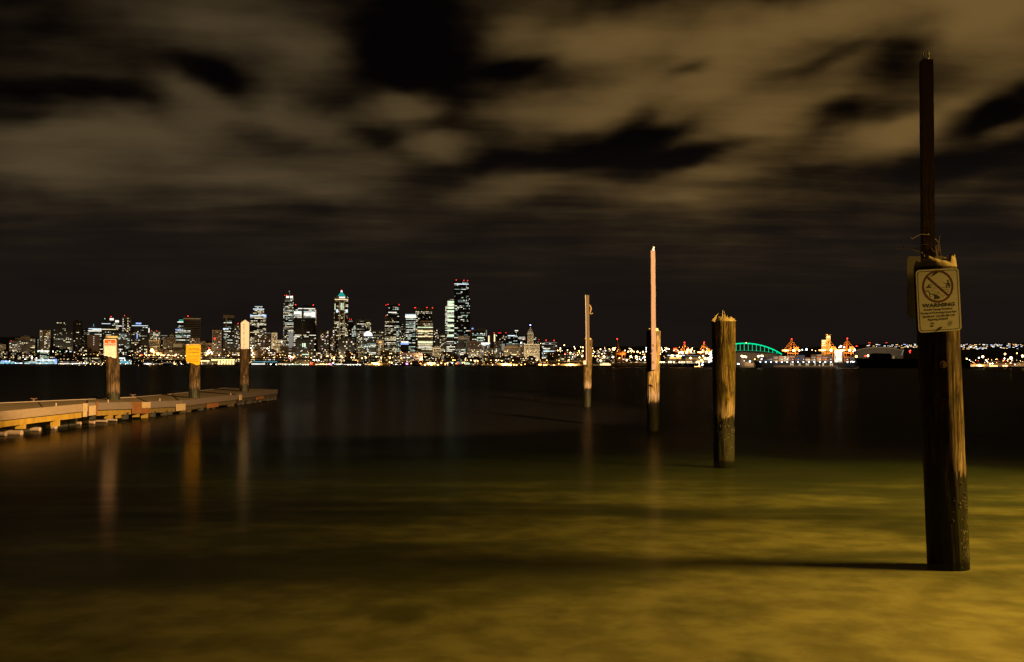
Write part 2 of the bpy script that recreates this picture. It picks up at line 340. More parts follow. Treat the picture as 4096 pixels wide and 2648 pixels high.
b.add([(x, y, 0.0) for y in wy for x in wx], [(j * nx + i, j * nx + i + 1, (j + 1) * nx + i + 1, (j + 1) * nx + i) for j in range(ny - 1) for i in range(nx - 1)])
Z0 = -14.0; ring = [(i, 0) for i in range(nx)] + [(nx - 1, j) for j in range(1, ny)] + [(i, ny - 1) for i in range(nx - 2, -1, -1)] + [(0, j) for j in range(ny - 2, 0, -1)]
top = [(wx[i], wy[j], 0.0) for i, j in ring]; bot = [(x, y, Z0) for x, y, _ in top]; n = len(top)
b.add(top + bot, [((i + 1) % n, i, i + n, (i + 1) % n + n) for i in range(n)] + [tuple(range(2 * n - 1, n - 1, -1))])
bm = bmesh.new(); o = b.build('water', M_WATER, None, 'structure')
bm.from_mesh(o.data); bmesh.ops.remove_doubles(bm, verts=bm.verts, dist=1e-4); bmesh.ops.recalc_face_normals(bm, faces=bm.faces); bm.to_mesh(o.data); bm.free()

# far shore: the waterfront line runs nearer towards the port
def shoreY(px):
    if px < 1400: return 2150 - (px / 1400.0) * 600
    return 1550 - sst(1400, 2600, px) * 70
M_LAND = surf('city_ground', (0.05, 0.045, 0.04), 0.9, 0.3, 0.01)
M_HILL = surf('dark_hillside', (0.030, 0.034, 0.018), 0.95, 0.4, 0.02)
pxs = [-1600 + 120 * i for i in range(62)]
def landmesh():
    b = MB(); rows = []
    for px in pxs:
        y0 = shoreY(max(0, px)); d = ray(px, 1455); k = d.x / d.y
        rows.append([(k * y0, y0, -3.0), (k * y0, y0, 1.6), (k * (y0 + 60), y0 + 60, 2.2), (k * 2300, max(2300, y0 + 90), 4.0), (k * 3400, 3400, 6.0), (k * 6200, 6200, 8.0)])
    for i in range(len(rows) - 1):
        for j in range(5): b.quad(rows[i][j], rows[i + 1][j], rows[i + 1][j + 1], rows[i][j + 1])
    return b.build('land', M_LAND, None, 'structure')
landmesh()
def hillmesh():
    b = MB(); rows = []; rng = random.Random(4)
    ridge = [(-1600, 1330), (-200, 1338), (0, 1347), (130, 1349), (260, 1356), (500, 1364), (900, 1362), (1500, 1372), (2000, 1385), (2230, 1392), (2340, 1387), (2600, 1385), (2800, 1392), (3050, 1402), (3250, 1388), (3420, 1379), (3600, 1374), (3900, 1376), (4096, 1370), (5800, 1372)]
    px = -1600
    while px <= 5780:
        for (a, ya), (c_, yc) in zip(ridge, ridge[1:]):
            if a <= px <= c_: yr = ya + (yc - ya) * (px - a) / (c_ - a)
        yr += 2.2 * noise.noise(Vector((px * 0.02, 0, 0))) + 2.6 * noise.noise(Vector((px * 0.11, 5, 0))) + 1.4 * noise.noise(Vector((px * 0.35, 9, 0)))
        rows.append([P(px, 1449, 3600), P(px, 1449 + (yr - 1449) * .5, 3950), P(px, yr, 4400), P(px, 1449, 5600)])
        px += 5
    for i in range(len(rows) - 1):
        for j in range(3): b.quad(rows[i][j], rows[i + 1][j], rows[i + 1][j + 1], rows[i][j + 1])
    return b.build('hills', M_HILL, None, 'structure')
hillmesh()

# ------------------------------------------------------------------ timber piles
def shaft(parent, mat, foot, head, rf, rh, zlow, seed, jag, waist=0.0, rough=1.0, name='timber_shaft'):
    """foot and head are axis points local to parent (z = 0 is the water)."""
    N = 60; b = MB(); axis = head - foot; z0, z1 = zlow, head.z; nr = max(20, int((z1 - z0) / 0.035))
    for i in range(nr + 1):
        z = z0 + (z1 - z0) * i / nr; t = (z - foot.z) / (head.z - foot.z)
        c = foot + axis * t; r = rf + (rh - rf) * max(0, min(1, t))
        r *= 1.0 - waist * math.exp(-((z - 0.7) / 0.30) ** 2)
        for k in range(N):
            a = 2 * PI * k / N; ca, sa = math.cos(a), math.sin(a)
            g = noise.fractal(Vector((ca * 5.5 + seed, sa * 5.5, z * 0.55)), 0.8, 2.1, 4)
            g2 = noise.noise(Vector((ca * 13 + seed, sa * 13, z * 1.1)))
            l = noise.noise(Vector((ca * 0.9 + seed, sa * 0.9, z * 0.8)))
            chew = max(0, noise.noise(Vector((ca * 3 + seed, sa * 3, z * 2.6 + 7)))) * math.exp(-((z - 0.75) / 0.4) ** 2)
            rim = max(0.0, 1 - (z1 - z) / 0.09); rr = r * (1 - 0.10 * rim * rim) * (1 + rough * (0.035 * g + 0.022 * g2 + 0.030 * l - 0.10 * chew))
            zz = z + (jag(a) if i == nr else (jag(a) * 0.5 if i == nr - 1 else 0.0))
            b.v.append((c.x + rr * ca, c.y + rr * sa, zz))
    for i in range(nr):
        for k in range(N):
            b.f.append((i * N + k, i * N + (k + 1) % N, (i + 1) * N + (k + 1) % N, (i + 1) * N + k)); b.m.append(1 if i >= nr - 2 else 0); b.smooth.append(True)
    rng = random.Random(seed); o = nr * N; prev = o
    for s in (0.80, 0.55, 0.3):
        st = len(b.v)
        for k in range(N):
            v = Vector(b.v[o + k]); c = Vector((head.x, head.y, 0)); zz = z1 + jag(2 * PI * k / N) * s * 0.6 + rng.uniform(-.02, .018) - 0.015
            b.v.append((c.x + (v.x - c.x) * s, c.y + (v.y - c.y) * s, zz))
        for k in range(N): b.f.append((prev + k, prev + (k + 1) % N, st + (k + 1) % N, st + k)); b.m.append(1); b.smooth.append(False)
        prev = st
    b.v.append((head.x, head.y, z1 - .02)); e = len(b.v) - 1
    for k in range(N): b.f.append((prev + k, prev + (k + 1) % N, e)); b.m.append(1); b.smooth.append(False)
    return b.build(name, [mat, M_BROKEN], parent)
def bolt(parent, c, r=0.03, n=Vector((0, -1, 0))):
    b = MB(); c = Vector(c); b.tube([c, c + n * 0.012], r * 1.6, 12, 0, False); b.tube([c + n * 0.012, c + n * 0.04], r, 6, 0, False)
    return b.build('bolt', M_RUST, parent)
def splinter(b, base, tip, w, mi=0):
    base, tip = Vector(base), Vector(tip); up = (tip - base); s = up.cross(Vector((0, 1, 0))).normalized() * w
    d = Vector((0, w * .8, 0))
    b.add([base - s - d, base + s - d, base + s + d, base - s + d, tip + Vector((w * .2, 0, 0)), tip - Vector((w * .25, 0, .01))], [(0, 1, 4, 5), (1, 2, 4), (2, 3, 5, 4), (3, 0, 5), (3, 2, 1, 0)], mi)

def pile(px_b, py_b, px_t, py_t, w_b, w_t, mat, label, seed, jag, zlow=-1.6, base_z=0.0, waist=0.0, rough=1.0):
    g = G(px_b, py_b, base_z); Y = g.y; dist = Y
    hd = P(px_t, py_t, Y); t = empty('mooring_pile' if base_z == 0 else 'dock_pile', (g.x, g.y, 0), 0, label, 'pile')
    loc = Vector((g.x, g.y, 0))
    shaft(t, mat, Vector((0, 0, base_z)), hd - loc, w_b / 2 / FPX * dist, w_t / 2 / FPX * dist, zlow, seed, jag, waist, rough)
    return t, Y, loc

def loc_pts(pts, Y, loc): return [P(x, y, Y) - loc for x, y in pts]
def board(parent, loc, Y, x0t, x1t, yt, x0b, x1b, yb, depth, mat, name='upright_board', label=None):
    b = MB(); p = [P(x0t, yt, Y) - loc, P(x1t, yt, Y) - loc, P(x1b, yb, Y) - loc, P(x0b, yb, Y) - loc]; n = 26; vs = []
    rng = random.Random(int(x0t))
    for i in range(n + 1):
        t = i / n; a = p[0].lerp(p[3], t); c = p[1].lerp(p[2], t); j = rng.uniform(-.003, .003)
        dz = rng.uniform(-.012, .012) if i in (0, n) else 0
        ch = (c - a).length * 0.07
        vs += [a + Vector((j, ch, 0)), a + Vector((ch + j, 0, dz)), c + Vector((-ch + j, 0, -dz)), c + Vector((j, ch, 0)), c + Vector((j, depth, 0)), a + Vector((j, depth, 0))]
    fs = [(i * 6 + k, (i + 1) * 6 + k, (i + 1) * 6 + (k + 1) % 6, i * 6 + (k + 1) % 6) for i in range(n) for k in range(6)]
    b.add(vs, fs + [(0, 1, 2, 3, 4, 5), tuple(n * 6 + k for k in (5, 4, 3, 2, 1, 0))])
    return b.build(name, mat, parent, None, label)

# the near pile with the warning sign
def jag4(a):
    return 0.030 * math.sin(2 * a + .6) + 0.035 * noise.noise(Vector((math.cos(a) * 2.5, math.sin(a) * 2.5, 1))) + (0.05 if -0.9 < math.sin(a) < .4 and math.cos(a) > .55 else 0) - (0.03 if math.cos(a) < -.7 else 0)
t4, Y4, L4 = pile(3793, 2240, 3741, 1042, 159, 158, M_PILE_D, 'thick dark mooring pile carrying the cream warning sign, tall post above it', 4, jag4)
hd4 = P(3706, 1060, Y4) - L4
yb4 = Y4 + 0.02
# square post standing on the pile, turned so that two faces show
def post(parent, loc):
    b = MB(); A = P(3712, 1075, yb4) - loc; B = P(3705, 243, yb4) - loc; w = 0.052; n = 30; vs = []; rng = random.Random(9)
    for i in range(n + 1):
        c = A.lerp(B, i / n); j = rng.uniform(-.002, .002)
        for k in range(4):
            a = PI / 4 + PI / 2 * k - R(6)
            vs.append(c + Vector((math.cos(a) * (.075 + j), math.sin(a) * (.075 + j), 0)))
    b.add(vs, [(i * 4 + k, i * 4 + (k + 1) % 4, (i + 1) * 4 + (k + 1) % 4, (i + 1) * 4 + k) for i in range(n) for k in range(4)] + [(3, 2, 1, 0), tuple(n * 4 + k for k in range(4))])
    b.build('upright_post', M_BOARDK, parent); return B
B4 = post(t4, L4)
b = MB()
b.tube([B4 + Vector((-.005, 0, 0)), B4 + Vector((-.005, 0, .02))], 0.036, 10)
for dx in (-.028, .022):
    b.tube([B4 + Vector((dx, 0, .015)), B4 + Vector((dx, 0, .085)), B4 + Vector((dx * .75, 0, .095))], 0.0085, 8)
b.tube([B4 + Vector((-.028, 0, .045)), B4 + Vector((-.008, -.006, .075))], 0.008, 6)
b.build('pole_bracket', M_STEEL, t4)
bolt(t4, P(3772, 1458, Y4 - .185) - L4, 0.022)
# dry weed growing out of the broken top
tw = empty('dry_weed', P(3725, 1045, Y4), 0, 'dry leafless twigs sprouting from the broken top of the warning pile', 'plant')
TW = [[(1285,905),(1265,740),(1240,580),(1165,430),(1060,350),(950,285),(860,265),(710,262),(570,340),(500,385),(440,370)],
 [(945,290),(935,225)],[(1100,840),(930,750),(880,735),(740,715)],[(775,820),(740,760),(700,740)],[(690,770),(560,725),(430,665)],[(1005,660),(860,625),(740,620),(640,640),(440,650),(240,660),(20,660)],[(250,650),(235,590)],
 [(910,560),(740,555),(680,580)],[(1095,770),(1040,680),(950,560),(940,490)],[(1090,840),(1085,740),(1105,630)],[(1200,890),(1150,760),(1110,690),(900,600)],[(1160,880),(1155,700),(1110,610),(1005,555)],[(1130,605),(1200,570)],[(1240,720),(1160,630)],[(820,890),(815,830)],[(890,880),(970,825)],[(1180,870),(1250,300)],[(1060,890),(1090,780),(1075,700)]]
LW = Vector(tw.location)
for i, pl_ in enumerate(TW):
    b = MB(); rng = random.Random(i)
    dy = rng.uniform(-.10, .10)
    pts = [P(3580 + x / 7.0, 900 + y / 7.0, Y4 + dy * (1 - 0.3 * k)) - LW for k, (x, y) in enumerate(pl_)]
    b.tube(pts, [0.0042 - 0.0022 * k / len(pts) for k in range(len(pts))], 5); b.build('twig', M_TWIG, tw)

# the middle pile with a split top
def jag3(a):
    return 0.055 * noise.noise(Vector((math.cos(a) * 2.2, math.sin(a) * 2.2, 4))) - (0.055 if math.cos(a) < -.75 else 0) - (.04 if math.cos(a) > .88 else 0)
t3, Y3, L3 = pile(2897, 1842, 2894, 1272, 82, 95, M_PILE_Y, 'stout bare mooring pile with a splintered top, no sign or board', 13, jag3, -2.2, 0.0, 0.05, 1.2)
b = MB(); yf = Y3 - .17
for (x0, y0, x1, y1, w) in ((2890, 1272, 2890, 1240, .024), (2898, 1272, 2896, 1242, .020), (2906, 1273, 2900, 1256, .028), (2914, 1274, 2908, 1262, .035), (2853, 1277, 2873, 1251, .038), (2868, 1276, 2876, 1264, .04), (2924, 1274, 2924, 1264, .045), (2935, 1277, 2930, 1268, .045)):
    splinter(b, P(x0, y0 + 8, yf + .05) - L3, P(x1, y1, yf + .05) - L3, w)
b.build('splinters', M_BROKEN, t3, 'stuff')

# barnacles and weed tufts crusting the tidal part of the two nearest piles
M_BARN = surf('barnacle_crust', (0.15, 0.125, 0.085), .9, .5, 60.0); M_TUFT = surf('weed_tuft', (0.030, 0.032, 0.008), .9, .5, 30.0)
def barnacles(parent, mat_, foot, head, r, n, seed, zr, ar=(0, 6.283), size=(.006, .014), name='barnacles'):
    rng = random.Random(seed); b = MB()
    for i in range(n):
        a = rng.uniform(*ar); z = zr[0] + (zr[1] - zr[0]) * rng.random() ** 1.3; t = (z - foot.z) / (head.z - foot.z); c = foot + (head - foot) * t; s_ = rng.uniform(*size)
        nr = Vector((math.cos(a), math.sin(a), 0)); tg = Vector((-nr.y, nr.x, 0)); up = Vector((0, 0, 1)); p0 = c + nr * r * .955
        ring_ = [p0 + (tg * math.cos(2 * PI * k / 5) + up * math.sin(2 * PI * k / 5)) * s_ * 1.6 for k in range(5)]; tip = [p0 + nr * (s_ * .7 + r * .035) + (tg * math.cos(2 * PI * k / 5) + up * math.sin(2 * PI * k / 5)) * s_ * .6 for k in range(5)]
        b.add(ring_ + tip, [(k, (k + 1) % 5, 5 + (k + 1) % 5, 5 + k) for k in range(5)] + [(5, 6, 7, 8, 9)])
    return b.build(name, mat_, parent, 'stuff')
f4 = Vector((0, 0, 0)); f3 = Vector((0, 0, 0)); h3 = P(2894, 1272, Y3) - L3; h4 = P(3741, 1042, Y4) - L4
barnacles(t4, M_BARN, f4, h4, .184, 260, 3, (-.05, .62)); barnacles(t4, M_TUFT, f4, h4, .186, 160, 4, (-.05, .75), (0, 6.283), (.006, .013), 'weed_tufts'); barnacles(t4, M_FOAM if 'M_FOAM' in globals() else M_BARN, f4, h4, .186, 46, 5, (.05, .30), (-1.15, -.75), (.006, .012))
barnacles(t3, M_BARN, f3, h3, .195, 240, 6, (-.05, .70)); barnacles(t3, M_TUFT, f3, h3, .195, 150, 7, (-.05, .80), (0, 6.283), (.008, .018), 'weed_tufts')

# pile with the pinkish board
def jag2(a): return 0.03 * noise.noise(Vector((math.cos(a) * 2, math.sin(a) * 2, 8))) - (.10 if math.cos(a) > .6 else .04 if math.cos(a) < -.6 else 0)
t2, Y2, L2 = pile(2611, 1724, 2614, 1314, 47, 56, M_PILE_Y, 'mooring pile with a tall pale painted board bolted to its front', 23, jag2, -2.6)
board(t2, L2, Y2 - .29, 2602.5, 2621, 1003, 2606, 2625.5, 1479, 0.085, M_BOARD)
b = MB(); c = P(2612, 1002, Y2 - .26) - L2
b.tube([c, c + Vector((0, 0, .05))], [.05, .045], 10); b.ball(c + Vector((.012, 0, .085)), .042, 10, 0, (1, 1, 1.0)); b.build('post_cap', M_STEEL, t2)
bolt(t2, P(2616, 1379, Y2 - .29) - L2, .032); bolt(t2, P(2616, 1447, Y2 - .29) - L2, .032)
b = MB(); b.tube([P(2603, 1416, Y2 - .30) - L2, P(2608, 1408, Y2 - .33) - L2, P(2614, 1397, Y2 - .30) - L2], .012, 6); b.build('hook', M_RUST, t2)
b = MB(); b.tube([P(2599, 1540, Y2 - .17) - L2, P(2606, 1534, Y2 - .24) - L2, P(2613, 1545, Y2 - .22) - L2], .014, 6); b.build('spike', M_RUST, t2)

# farthest pile with the brown board, conduit and junction box
def jag1(a): return 0.03 * noise.noise(Vector((math.cos(a) * 2, math.sin(a) * 2, 5))) - (.12 if abs(math.cos(a)) > .75 else 0)
t1, Y1, L1 = pile(2349, 1628, 2351.5, 1352, 28, 38, M_PILE_Y, 'farthest mooring pile, thin brown board with a conduit and a loose wire', 31, jag1, -3.4)
board(t1, L1, Y1 - .30, 2345.5, 2356.5, 1181, 2349, 2359.5, 1467, 0.10, M_BOARDB)
M_PVC = surf('grey_conduit', (0.55, 0.48, 0.42), 0.5, 0.1, 6.0)
b = MB(); b.tube(loc_pts([(2341.5, 1180), (2342.5, 1196), (2344, 1300), (2345.5, 1442)], Y1 - .33, L1), .018, 8); b.build('conduit', M_PVC, t1)
b = MB(); c = P(2339.5, 1450, Y1 - .34) - L1; b.box(c, (.13, .09, .18)); b.build('junction_box', M_PVC, t1)
b = MB(); b.tube(loc_pts([(2356, 1219), (2361, 1223), (2364.5, 1234), (2362, 1246), (2359.5, 1253), (2365, 1256), (2373, 1252)], Y1 - .25, L1), [.016, .03, .034, .028, .024, .02, .01], 8); b.build('loose_wire', M_TWIG, t1)
bolt(t1, P(2354, 1405, Y1 - .30) - L1, .03); bolt(t1, P(2355, 1448, Y1 - .30) - L1, .03)

# ------------------------------------------------------------------ floating dock
DZ = 0.56
fA = G(0, 1655, 0.60); fB = G(1106, 1559, 0.53)
def frontpt(px, py):               # on the plan line fA-fB, at the height that py shows
    d = ray(px, 1500); k = d.x / d.y
    dx, dy = fB.x - fA.x, fB.y - fA.y
    t = (k * fA.y - fA.x) / (dx - k * dy); x, y = fA.x + dx * t, fA.y + dy * t
    dd = ray(px, py); return Vector((x, y, CAMZ + dd.z * (y / dd.y)))
dock = empty('boat_dock', (fA.x, fA.y, 0), 0, 'long low floating dock with grey edge boards and signposted piles through its deck', 'dock')
LD = Vector(dock.location)
M_DECK = surf('worn_concrete_deck', (0.125, 0.077, 0.011), 0.85, 0.35, 2.2, 0, 0.2)
M_WALER = surf('grey_edge_board', (0.27, 0.205, 0.145), 0.75, 0.3, 3.0, 0, 0.2, (1, 1, 7))
M_TUB = surf('algae_stained_float', (0.27, 0.17, 0.016), 0.8, 0.55, 3.0, 0, 0.3, (1.5, 1.5, 0.8))
M_WEED = surf('black_weed', (0.02, 0.017, 0.008), 0.7, 0.5, 6.0)
M_PLATE = surf('rusted_plate', (0.17, 0.066, 0.012), 0.7, 0.6, 5.0, 0.2, 0.2, (1, 1, .6))
M_WPLATE = surf('white_painted_plate', (0.33, 0.235, 0.11), 0.7, 0.35, 6.0, 0.0, 0.2)
M_FOAM = surf('pale_float_end', (0.26, 0.19, 0.12), 0.6, 0.3, 6.0)
SECT = [((-420, 1700), (345, 1617), (-480, 1612), (345, 1598)),
        ((352, 1614.5), (592, 1610.5), (352, 1598), (541, 1589)),
        ((597, 1609), (716, 1605), (546, 1588.6), (680, 1577)),
        ((722, 1604.5), (945, 1580.5), (686, 1576.5), (791, 1565.5)),
        ((951, 1577), (1106, 1559), (795, 1564), (905, 1551.5))]
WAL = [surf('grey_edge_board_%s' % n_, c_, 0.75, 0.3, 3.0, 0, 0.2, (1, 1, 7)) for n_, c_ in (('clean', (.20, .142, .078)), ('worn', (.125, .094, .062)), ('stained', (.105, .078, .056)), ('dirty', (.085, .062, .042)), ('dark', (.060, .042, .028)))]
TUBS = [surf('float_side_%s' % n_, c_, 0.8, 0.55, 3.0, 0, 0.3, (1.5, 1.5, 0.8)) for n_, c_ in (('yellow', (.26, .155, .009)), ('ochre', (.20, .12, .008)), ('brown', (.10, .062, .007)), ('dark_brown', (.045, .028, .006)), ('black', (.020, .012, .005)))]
rng = random.Random(11)
for si, (fa, fb, ba, bb) in enumerate(SECT):
    if si == 0: p0 = fA + (fA - fB) * 0.40; p0.z = 0.60
    else: p0 = frontpt(*fa)
    p1 = frontpt(*fb)
    zb = (p0.z + p1.z) / 2
    q0, q1 = G(ba[0], ba[1], zb if si else .58), G(bb[0], bb[1], zb)
    if si == 0: q0 = Vector((-19.5, 24.0, .58))
    p0, p1, q0, q1 = [v - LD for v in (p0, p1, q0, q1)]
    # deck in planked panels so that the slab is not one flat sheet
    npan = max(3, int((p1 - p0).length / 2.4)); 
    for k in range(npan):
        t0, t1_ = k / npan + (.004 if k else 0), (k + 1) / npan
        a, c = p0.lerp(p1, t0), p0.lerp(p1, t1_); e, g = q0.lerp(q1, t0), q0.lerp(q1, t1_)
        dz = Vector((0, 0, rng.uniform(-.006, .006)))
        b = MB(); vs = [a + dz, c + dz, g + dz, e + dz]; b.prism(vs, (0, 0, -.12)); b.build('deck_panel', M_DECK, dock)
    dirx = (p1 - p0).normalized(); nrm = Vector((dirx.y, -dirx.x, 0)).normalized()
    if nrm.x < 0: nrm = -nrm
    def strip(t0, t1_, ztop, zbot, thick, mat, nm, off=0.0):
        a, c = p0.lerp(p1, t0) + nrm * off, p0.lerp(p1, t1_) + nrm * off
        b = MB(); b.prism([a + Vector((0, 0, ztop)), c + Vector((0, 0, ztop)), c + Vector((0, 0, zbot)), a + Vector((0, 0, zbot))], nrm * thick); return b.build(nm, mat, dock)
    nb = max(2, int((p1 - p0).length / 4.0))
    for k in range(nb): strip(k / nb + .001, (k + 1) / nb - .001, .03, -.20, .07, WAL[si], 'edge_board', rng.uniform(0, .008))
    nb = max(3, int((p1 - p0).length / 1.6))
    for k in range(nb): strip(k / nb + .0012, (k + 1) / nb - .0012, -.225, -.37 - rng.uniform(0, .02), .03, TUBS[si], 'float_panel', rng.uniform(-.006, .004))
    # hanging weed-covered legs below the tubs and pale float ends between them
    nl = max(5, int((p1 - p0).length / .7))
    for k in range(nl):
        if rng.random() < .8:
            t = (k + rng.uniform(.2, .8)) / nl; a = p0.lerp(p1, t); b = MB(); b.box(a + nrm * -.03 + Vector((0, 0, -.42)), (.13 + rng.uniform(0, .1), .16, .10 + rng.uniform(0, .14))); b.build('float_leg', TUBS[si] if rng.random() < .55 else M_WEED, dock)
    strip(0, 1, -.2, -.75, .03, M_WEED, 'float_core', -.55)
    # end face boards towards the back edge
    b = MB(); b.prism([q0 + Vector((0, 0, .02)), q1 + Vector((0, 0, .02)), q1 + Vector((0, 0, -.4)), q0 + Vector((0, 0, -.4))], -nrm * .06); b.build('back_board', M_WALER, dock)
    if si == 4:
        b = MB(); ed = (p1 - p0).normalized(); b.prism([p1 + Vector((0, 0, .02)), q1 + Vector((0, 0, .02)), q1 + Vector((0, 0, -.45)), p1 + Vector((0, 0, -.45))], ed * .06); b.build('end_board', WAL[4], dock)
def plate(xa, xb, ya, yb, ztop, zbot, mat, nm, proud=.085):
    a, c = frontpt(xa, ya) - LD, frontpt(xb, yb) - LD; dirx = (c - a).normalized(); nrm = Vector((-dirx.y, dirx.x, 0)); nrm = nrm if nrm.x > 0 else -nrm
    b = MB(); b.prism([a + nrm * proud + Vector((0, 0, ztop)), c + nrm * proud + Vector((0, 0, ztop)), c + nrm * proud + Vector((0, 0, zbot)), a + nrm * proud + Vector((0, 0, zbot))], nrm * .02); return b.build(nm, mat, dock)
plate(322, 338, 1619, 1618, .04, -.36, M_WPLATE, 'hinge_plate'); plate(346, 372, 1616, 1613, -.06, -.35, M_WPLATE, 'hinge_plate'); plate(374, 380, 1613, 1612, .05, -.36, M_PLATE, 'hinge_plate')
plate(520, 557, 1611.7, 1611, .02, -.36, M_PLATE, 'fender_plate'); plate(557, 592, 1611, 1610.5, .02, -.18, M_WPLATE, 'fender_plate'); plate(557, 592, 1611, 1610.5, -.185, -.37, M_PLATE, 'fender_plate')
plate(697, 733, 1605.5, 1603.5, -.10, -.36, M_WPLATE, 'fender_plate'); plate(950, 960, 1578, 1577, -.02, -.26, M_WPLATE, 'hinge_plate'); plate(820, 866, 1594, 1589, -.22, -.40, M_PLATE, 'fender_plate'); plate(1018, 1048, 1570, 1566, -.22, -.36, M_PLATE, 'fender_plate')
for (x, y, w) in ((22, 1738, .24), (85, 1733, .30), (158, 1718, .25), (222, 1709, .30), (322, 1693, .2), (376, 1690, .2), (426, 1685, .16), (465, 1680, .16)):
    c = G(x, y + 6, 0.0); b = MB(); b.tube([c - LD + Vector((-.5, .1, .05)), c - LD + Vector((.02, -.02, .05))], w * .24, 10, 0); b.build('float_end', M_FOAM, dock)
for (x, y) in ((135, 1605), (381, 1597), (532, 1588.5), (692, 1575)):      # cleats on the back edge
    c = G(x, y, .57) - LD; b = MB(); b.box(c + Vector((0, 0, .04)), (.05, .05, .08)); b.tube([c + Vector((-.11, 0, .10)), c + Vector((-.05, 0, .085)), c + Vector((.05, 0, .085)), c + Vector((.11, 0, .10))], .02, 7); b.build('cleat', M_RUST, dock)
for (x, y) in ((233, 1628), (440, 1613), (646, 1607), (928, 1582)):
    c = frontpt(x, y) - LD; b = MB(); b.tube([c + Vector((-.05, 0, 0)), c + Vector((-.05, 0, .09))], .022, 8); b.ball(c + Vector((-.05, 0, .09)), .028, 8); b.build('edge_stud', M_FOAM, dock)

# piles through the dock
def jagd(s):
    return lambda a: 0.025 * noise.noise(Vector((math.cos(a) * 2, math.sin(a) * 2, s)))
tA, YA, LA = pile(454, 1605.8, 446, 1344, 53, 50, M_PILE_K, 'dock pile that holds the orange and white no moorage sign', 41, jagd(1), -2.5, .53, 0, 1.5)
tB, YB, LB = pile(777, 1587.6, 778.5, 1376, 43, 42, M_PILE_K, 'dock pile that holds the yellow caution sign', 57, jagd(2), -2.5, .50, 0, 1.5)
tC, YC, LC = pile(976.5, 1564.8, 978, 1300, 36, 37, M_PILE_K, 'dock pile under the white pointed retrieval board', 66, jagd(3), -2.5, .52, 0, 1.5)
bolt(tC, P(975, 1507, YC - .215) - LC, .035)

# ------------------------------------------------------------------ signs
def text_mesh(body, heavy=0.0, space=1.0):
    cu = bpy.data.curves.new('lettering', 'FONT'); cu.body = body; cu.size = 1.0; cu.offset = heavy; cu.space_character = space; cu.resolution_u = 3
    o = bpy.data.objects.new('lettering', cu); COL.objects.link(o); dg = bpy.context.evaluated_depsgraph_get()
    me = bpy.data.meshes.new_from_object(o.evaluated_get(dg)); bpy.data.objects.remove(o); bpy.data.curves.remove(cu); return me
def lettering(parent, body, fn, u0, u1, v0, v1, mat, heavy=0.0, space=1.0, name='lettering'):
    """fit the words into the box u0..u1, v0(top)..v1(bottom); fn maps (u, v) to a point in front of the sign."""
    me = text_mesh(body, heavy, space); xs_ = [v.co.x for v in me.vertices]; ys_ = [v.co.y for v in me.vertices]
    a, b_, c, d = min(xs_), max(xs_), min(ys_), max(ys_)
    for v in me.vertices: v.co = fn(u0 + (u1 - u0) * (v.co.x - a) / (b_ - a), v1 + (v0 - v1) * (v.co.y - c) / (d - c))
    me.materials.clear(); me.materials.append(mat); me.name = name
    o = bpy.data.objects.new(name, me); COL.objects.link(o); o.parent = parent; return o
def rrect(u0, v0, u1, v1, r, n=5, asp=1.0):
    pts = []
    for cx, cy, a0 in ((u1 - r, v0 + r * asp, -90), (u1 - r, v1 - r * asp, 0), (u0 + r, v1 - r * asp, 90), (u0 + r, v0 + r * asp, 180)):
        for k in range(n + 1):
            a = R(a0 + 90 * k / n); pts.append((cx + r * math.cos(a), cy + r * asp * math.sin(a)))
    return pts
def sheet(parent, pts, fn, mat, name, thick=0.002, layer=0.0, label=None):
    b = MB(); f = [fn(u, v, layer) for u, v in pts]; b.prism(f, fn(0, 0, layer - thick) - fn(0, 0, layer)); return b.build(name, mat, parent, None, label)
def band(parent, outer, inner, fn, mat, name, layer):
    b = MB(); n = len(outer); vs = [fn(u, v, layer) for u, v in outer] + [fn(u, v, layer) for u, v in inner]
    b.add(vs, [(i, (i + 1) % n, n + (i + 1) % n, n + i) for i in range(n)]); return b.build(name, mat, parent)

# NO MOORAGE (photograph pixels map straight to the plane of the sign)
def px_fn(Y, loc): return lambda u, v, l=0.003: P(u, v, Y - l * 0.4) - loc
YS = YA - .275; LS = P(441, 1395, YS)
s1 = empty('no_moorage_sign', LS, 0, 'white sign with an orange NO MOORAGE header and a torn lower edge', 'sign')
f = px_fn(YS, LS)
low = [(466, 1428), (464.5, 1431), (461, 1432.4), (453, 1432), (450, 1430.8), (447, 1428.6), (443.5, 1426.6), (438.5, 1425.6), (437, 1427.8), (433, 1426.4), (428.5, 1423.6), (425, 1423.2), (418, 1423.8), (415.6, 1422)]
sheet(s1, [(415, 1360), (416.2, 1357.2), (419, 1356.3), (461, 1356.3), (464.4, 1357.4), (465.2, 1360.5)] + low, f, M_WHITE, 'sign_panel', .004, 0)
sheet(s1, [(417.6, 1361), (418.6, 1359.2), (420.5, 1358.8), (460.5, 1358.8), (462, 1359.4), (462.6, 1361), (462.4, 1382), (417.6, 1382)], f, M_ORANGE, 'orange_header', .001, .003)
for x in (417.9, 462.3): sheet(s1, [(x - .4, 1382.4), (x + .4, 1382.4), (x + .4, 1419), (x - .4, 1419)], f, M_ORANGE, 'border', .001, .003)
g6 = lambda u, v: f(u, v, .006)
lettering(s1, 'NO', g6, 433.5, 444.6, 1364.8, 1370.8, M_WHITE, .02); lettering(s1, 'MOORAGE', g6, 419.8, 459.2, 1372, 1378.6, M_WHITE, .02)
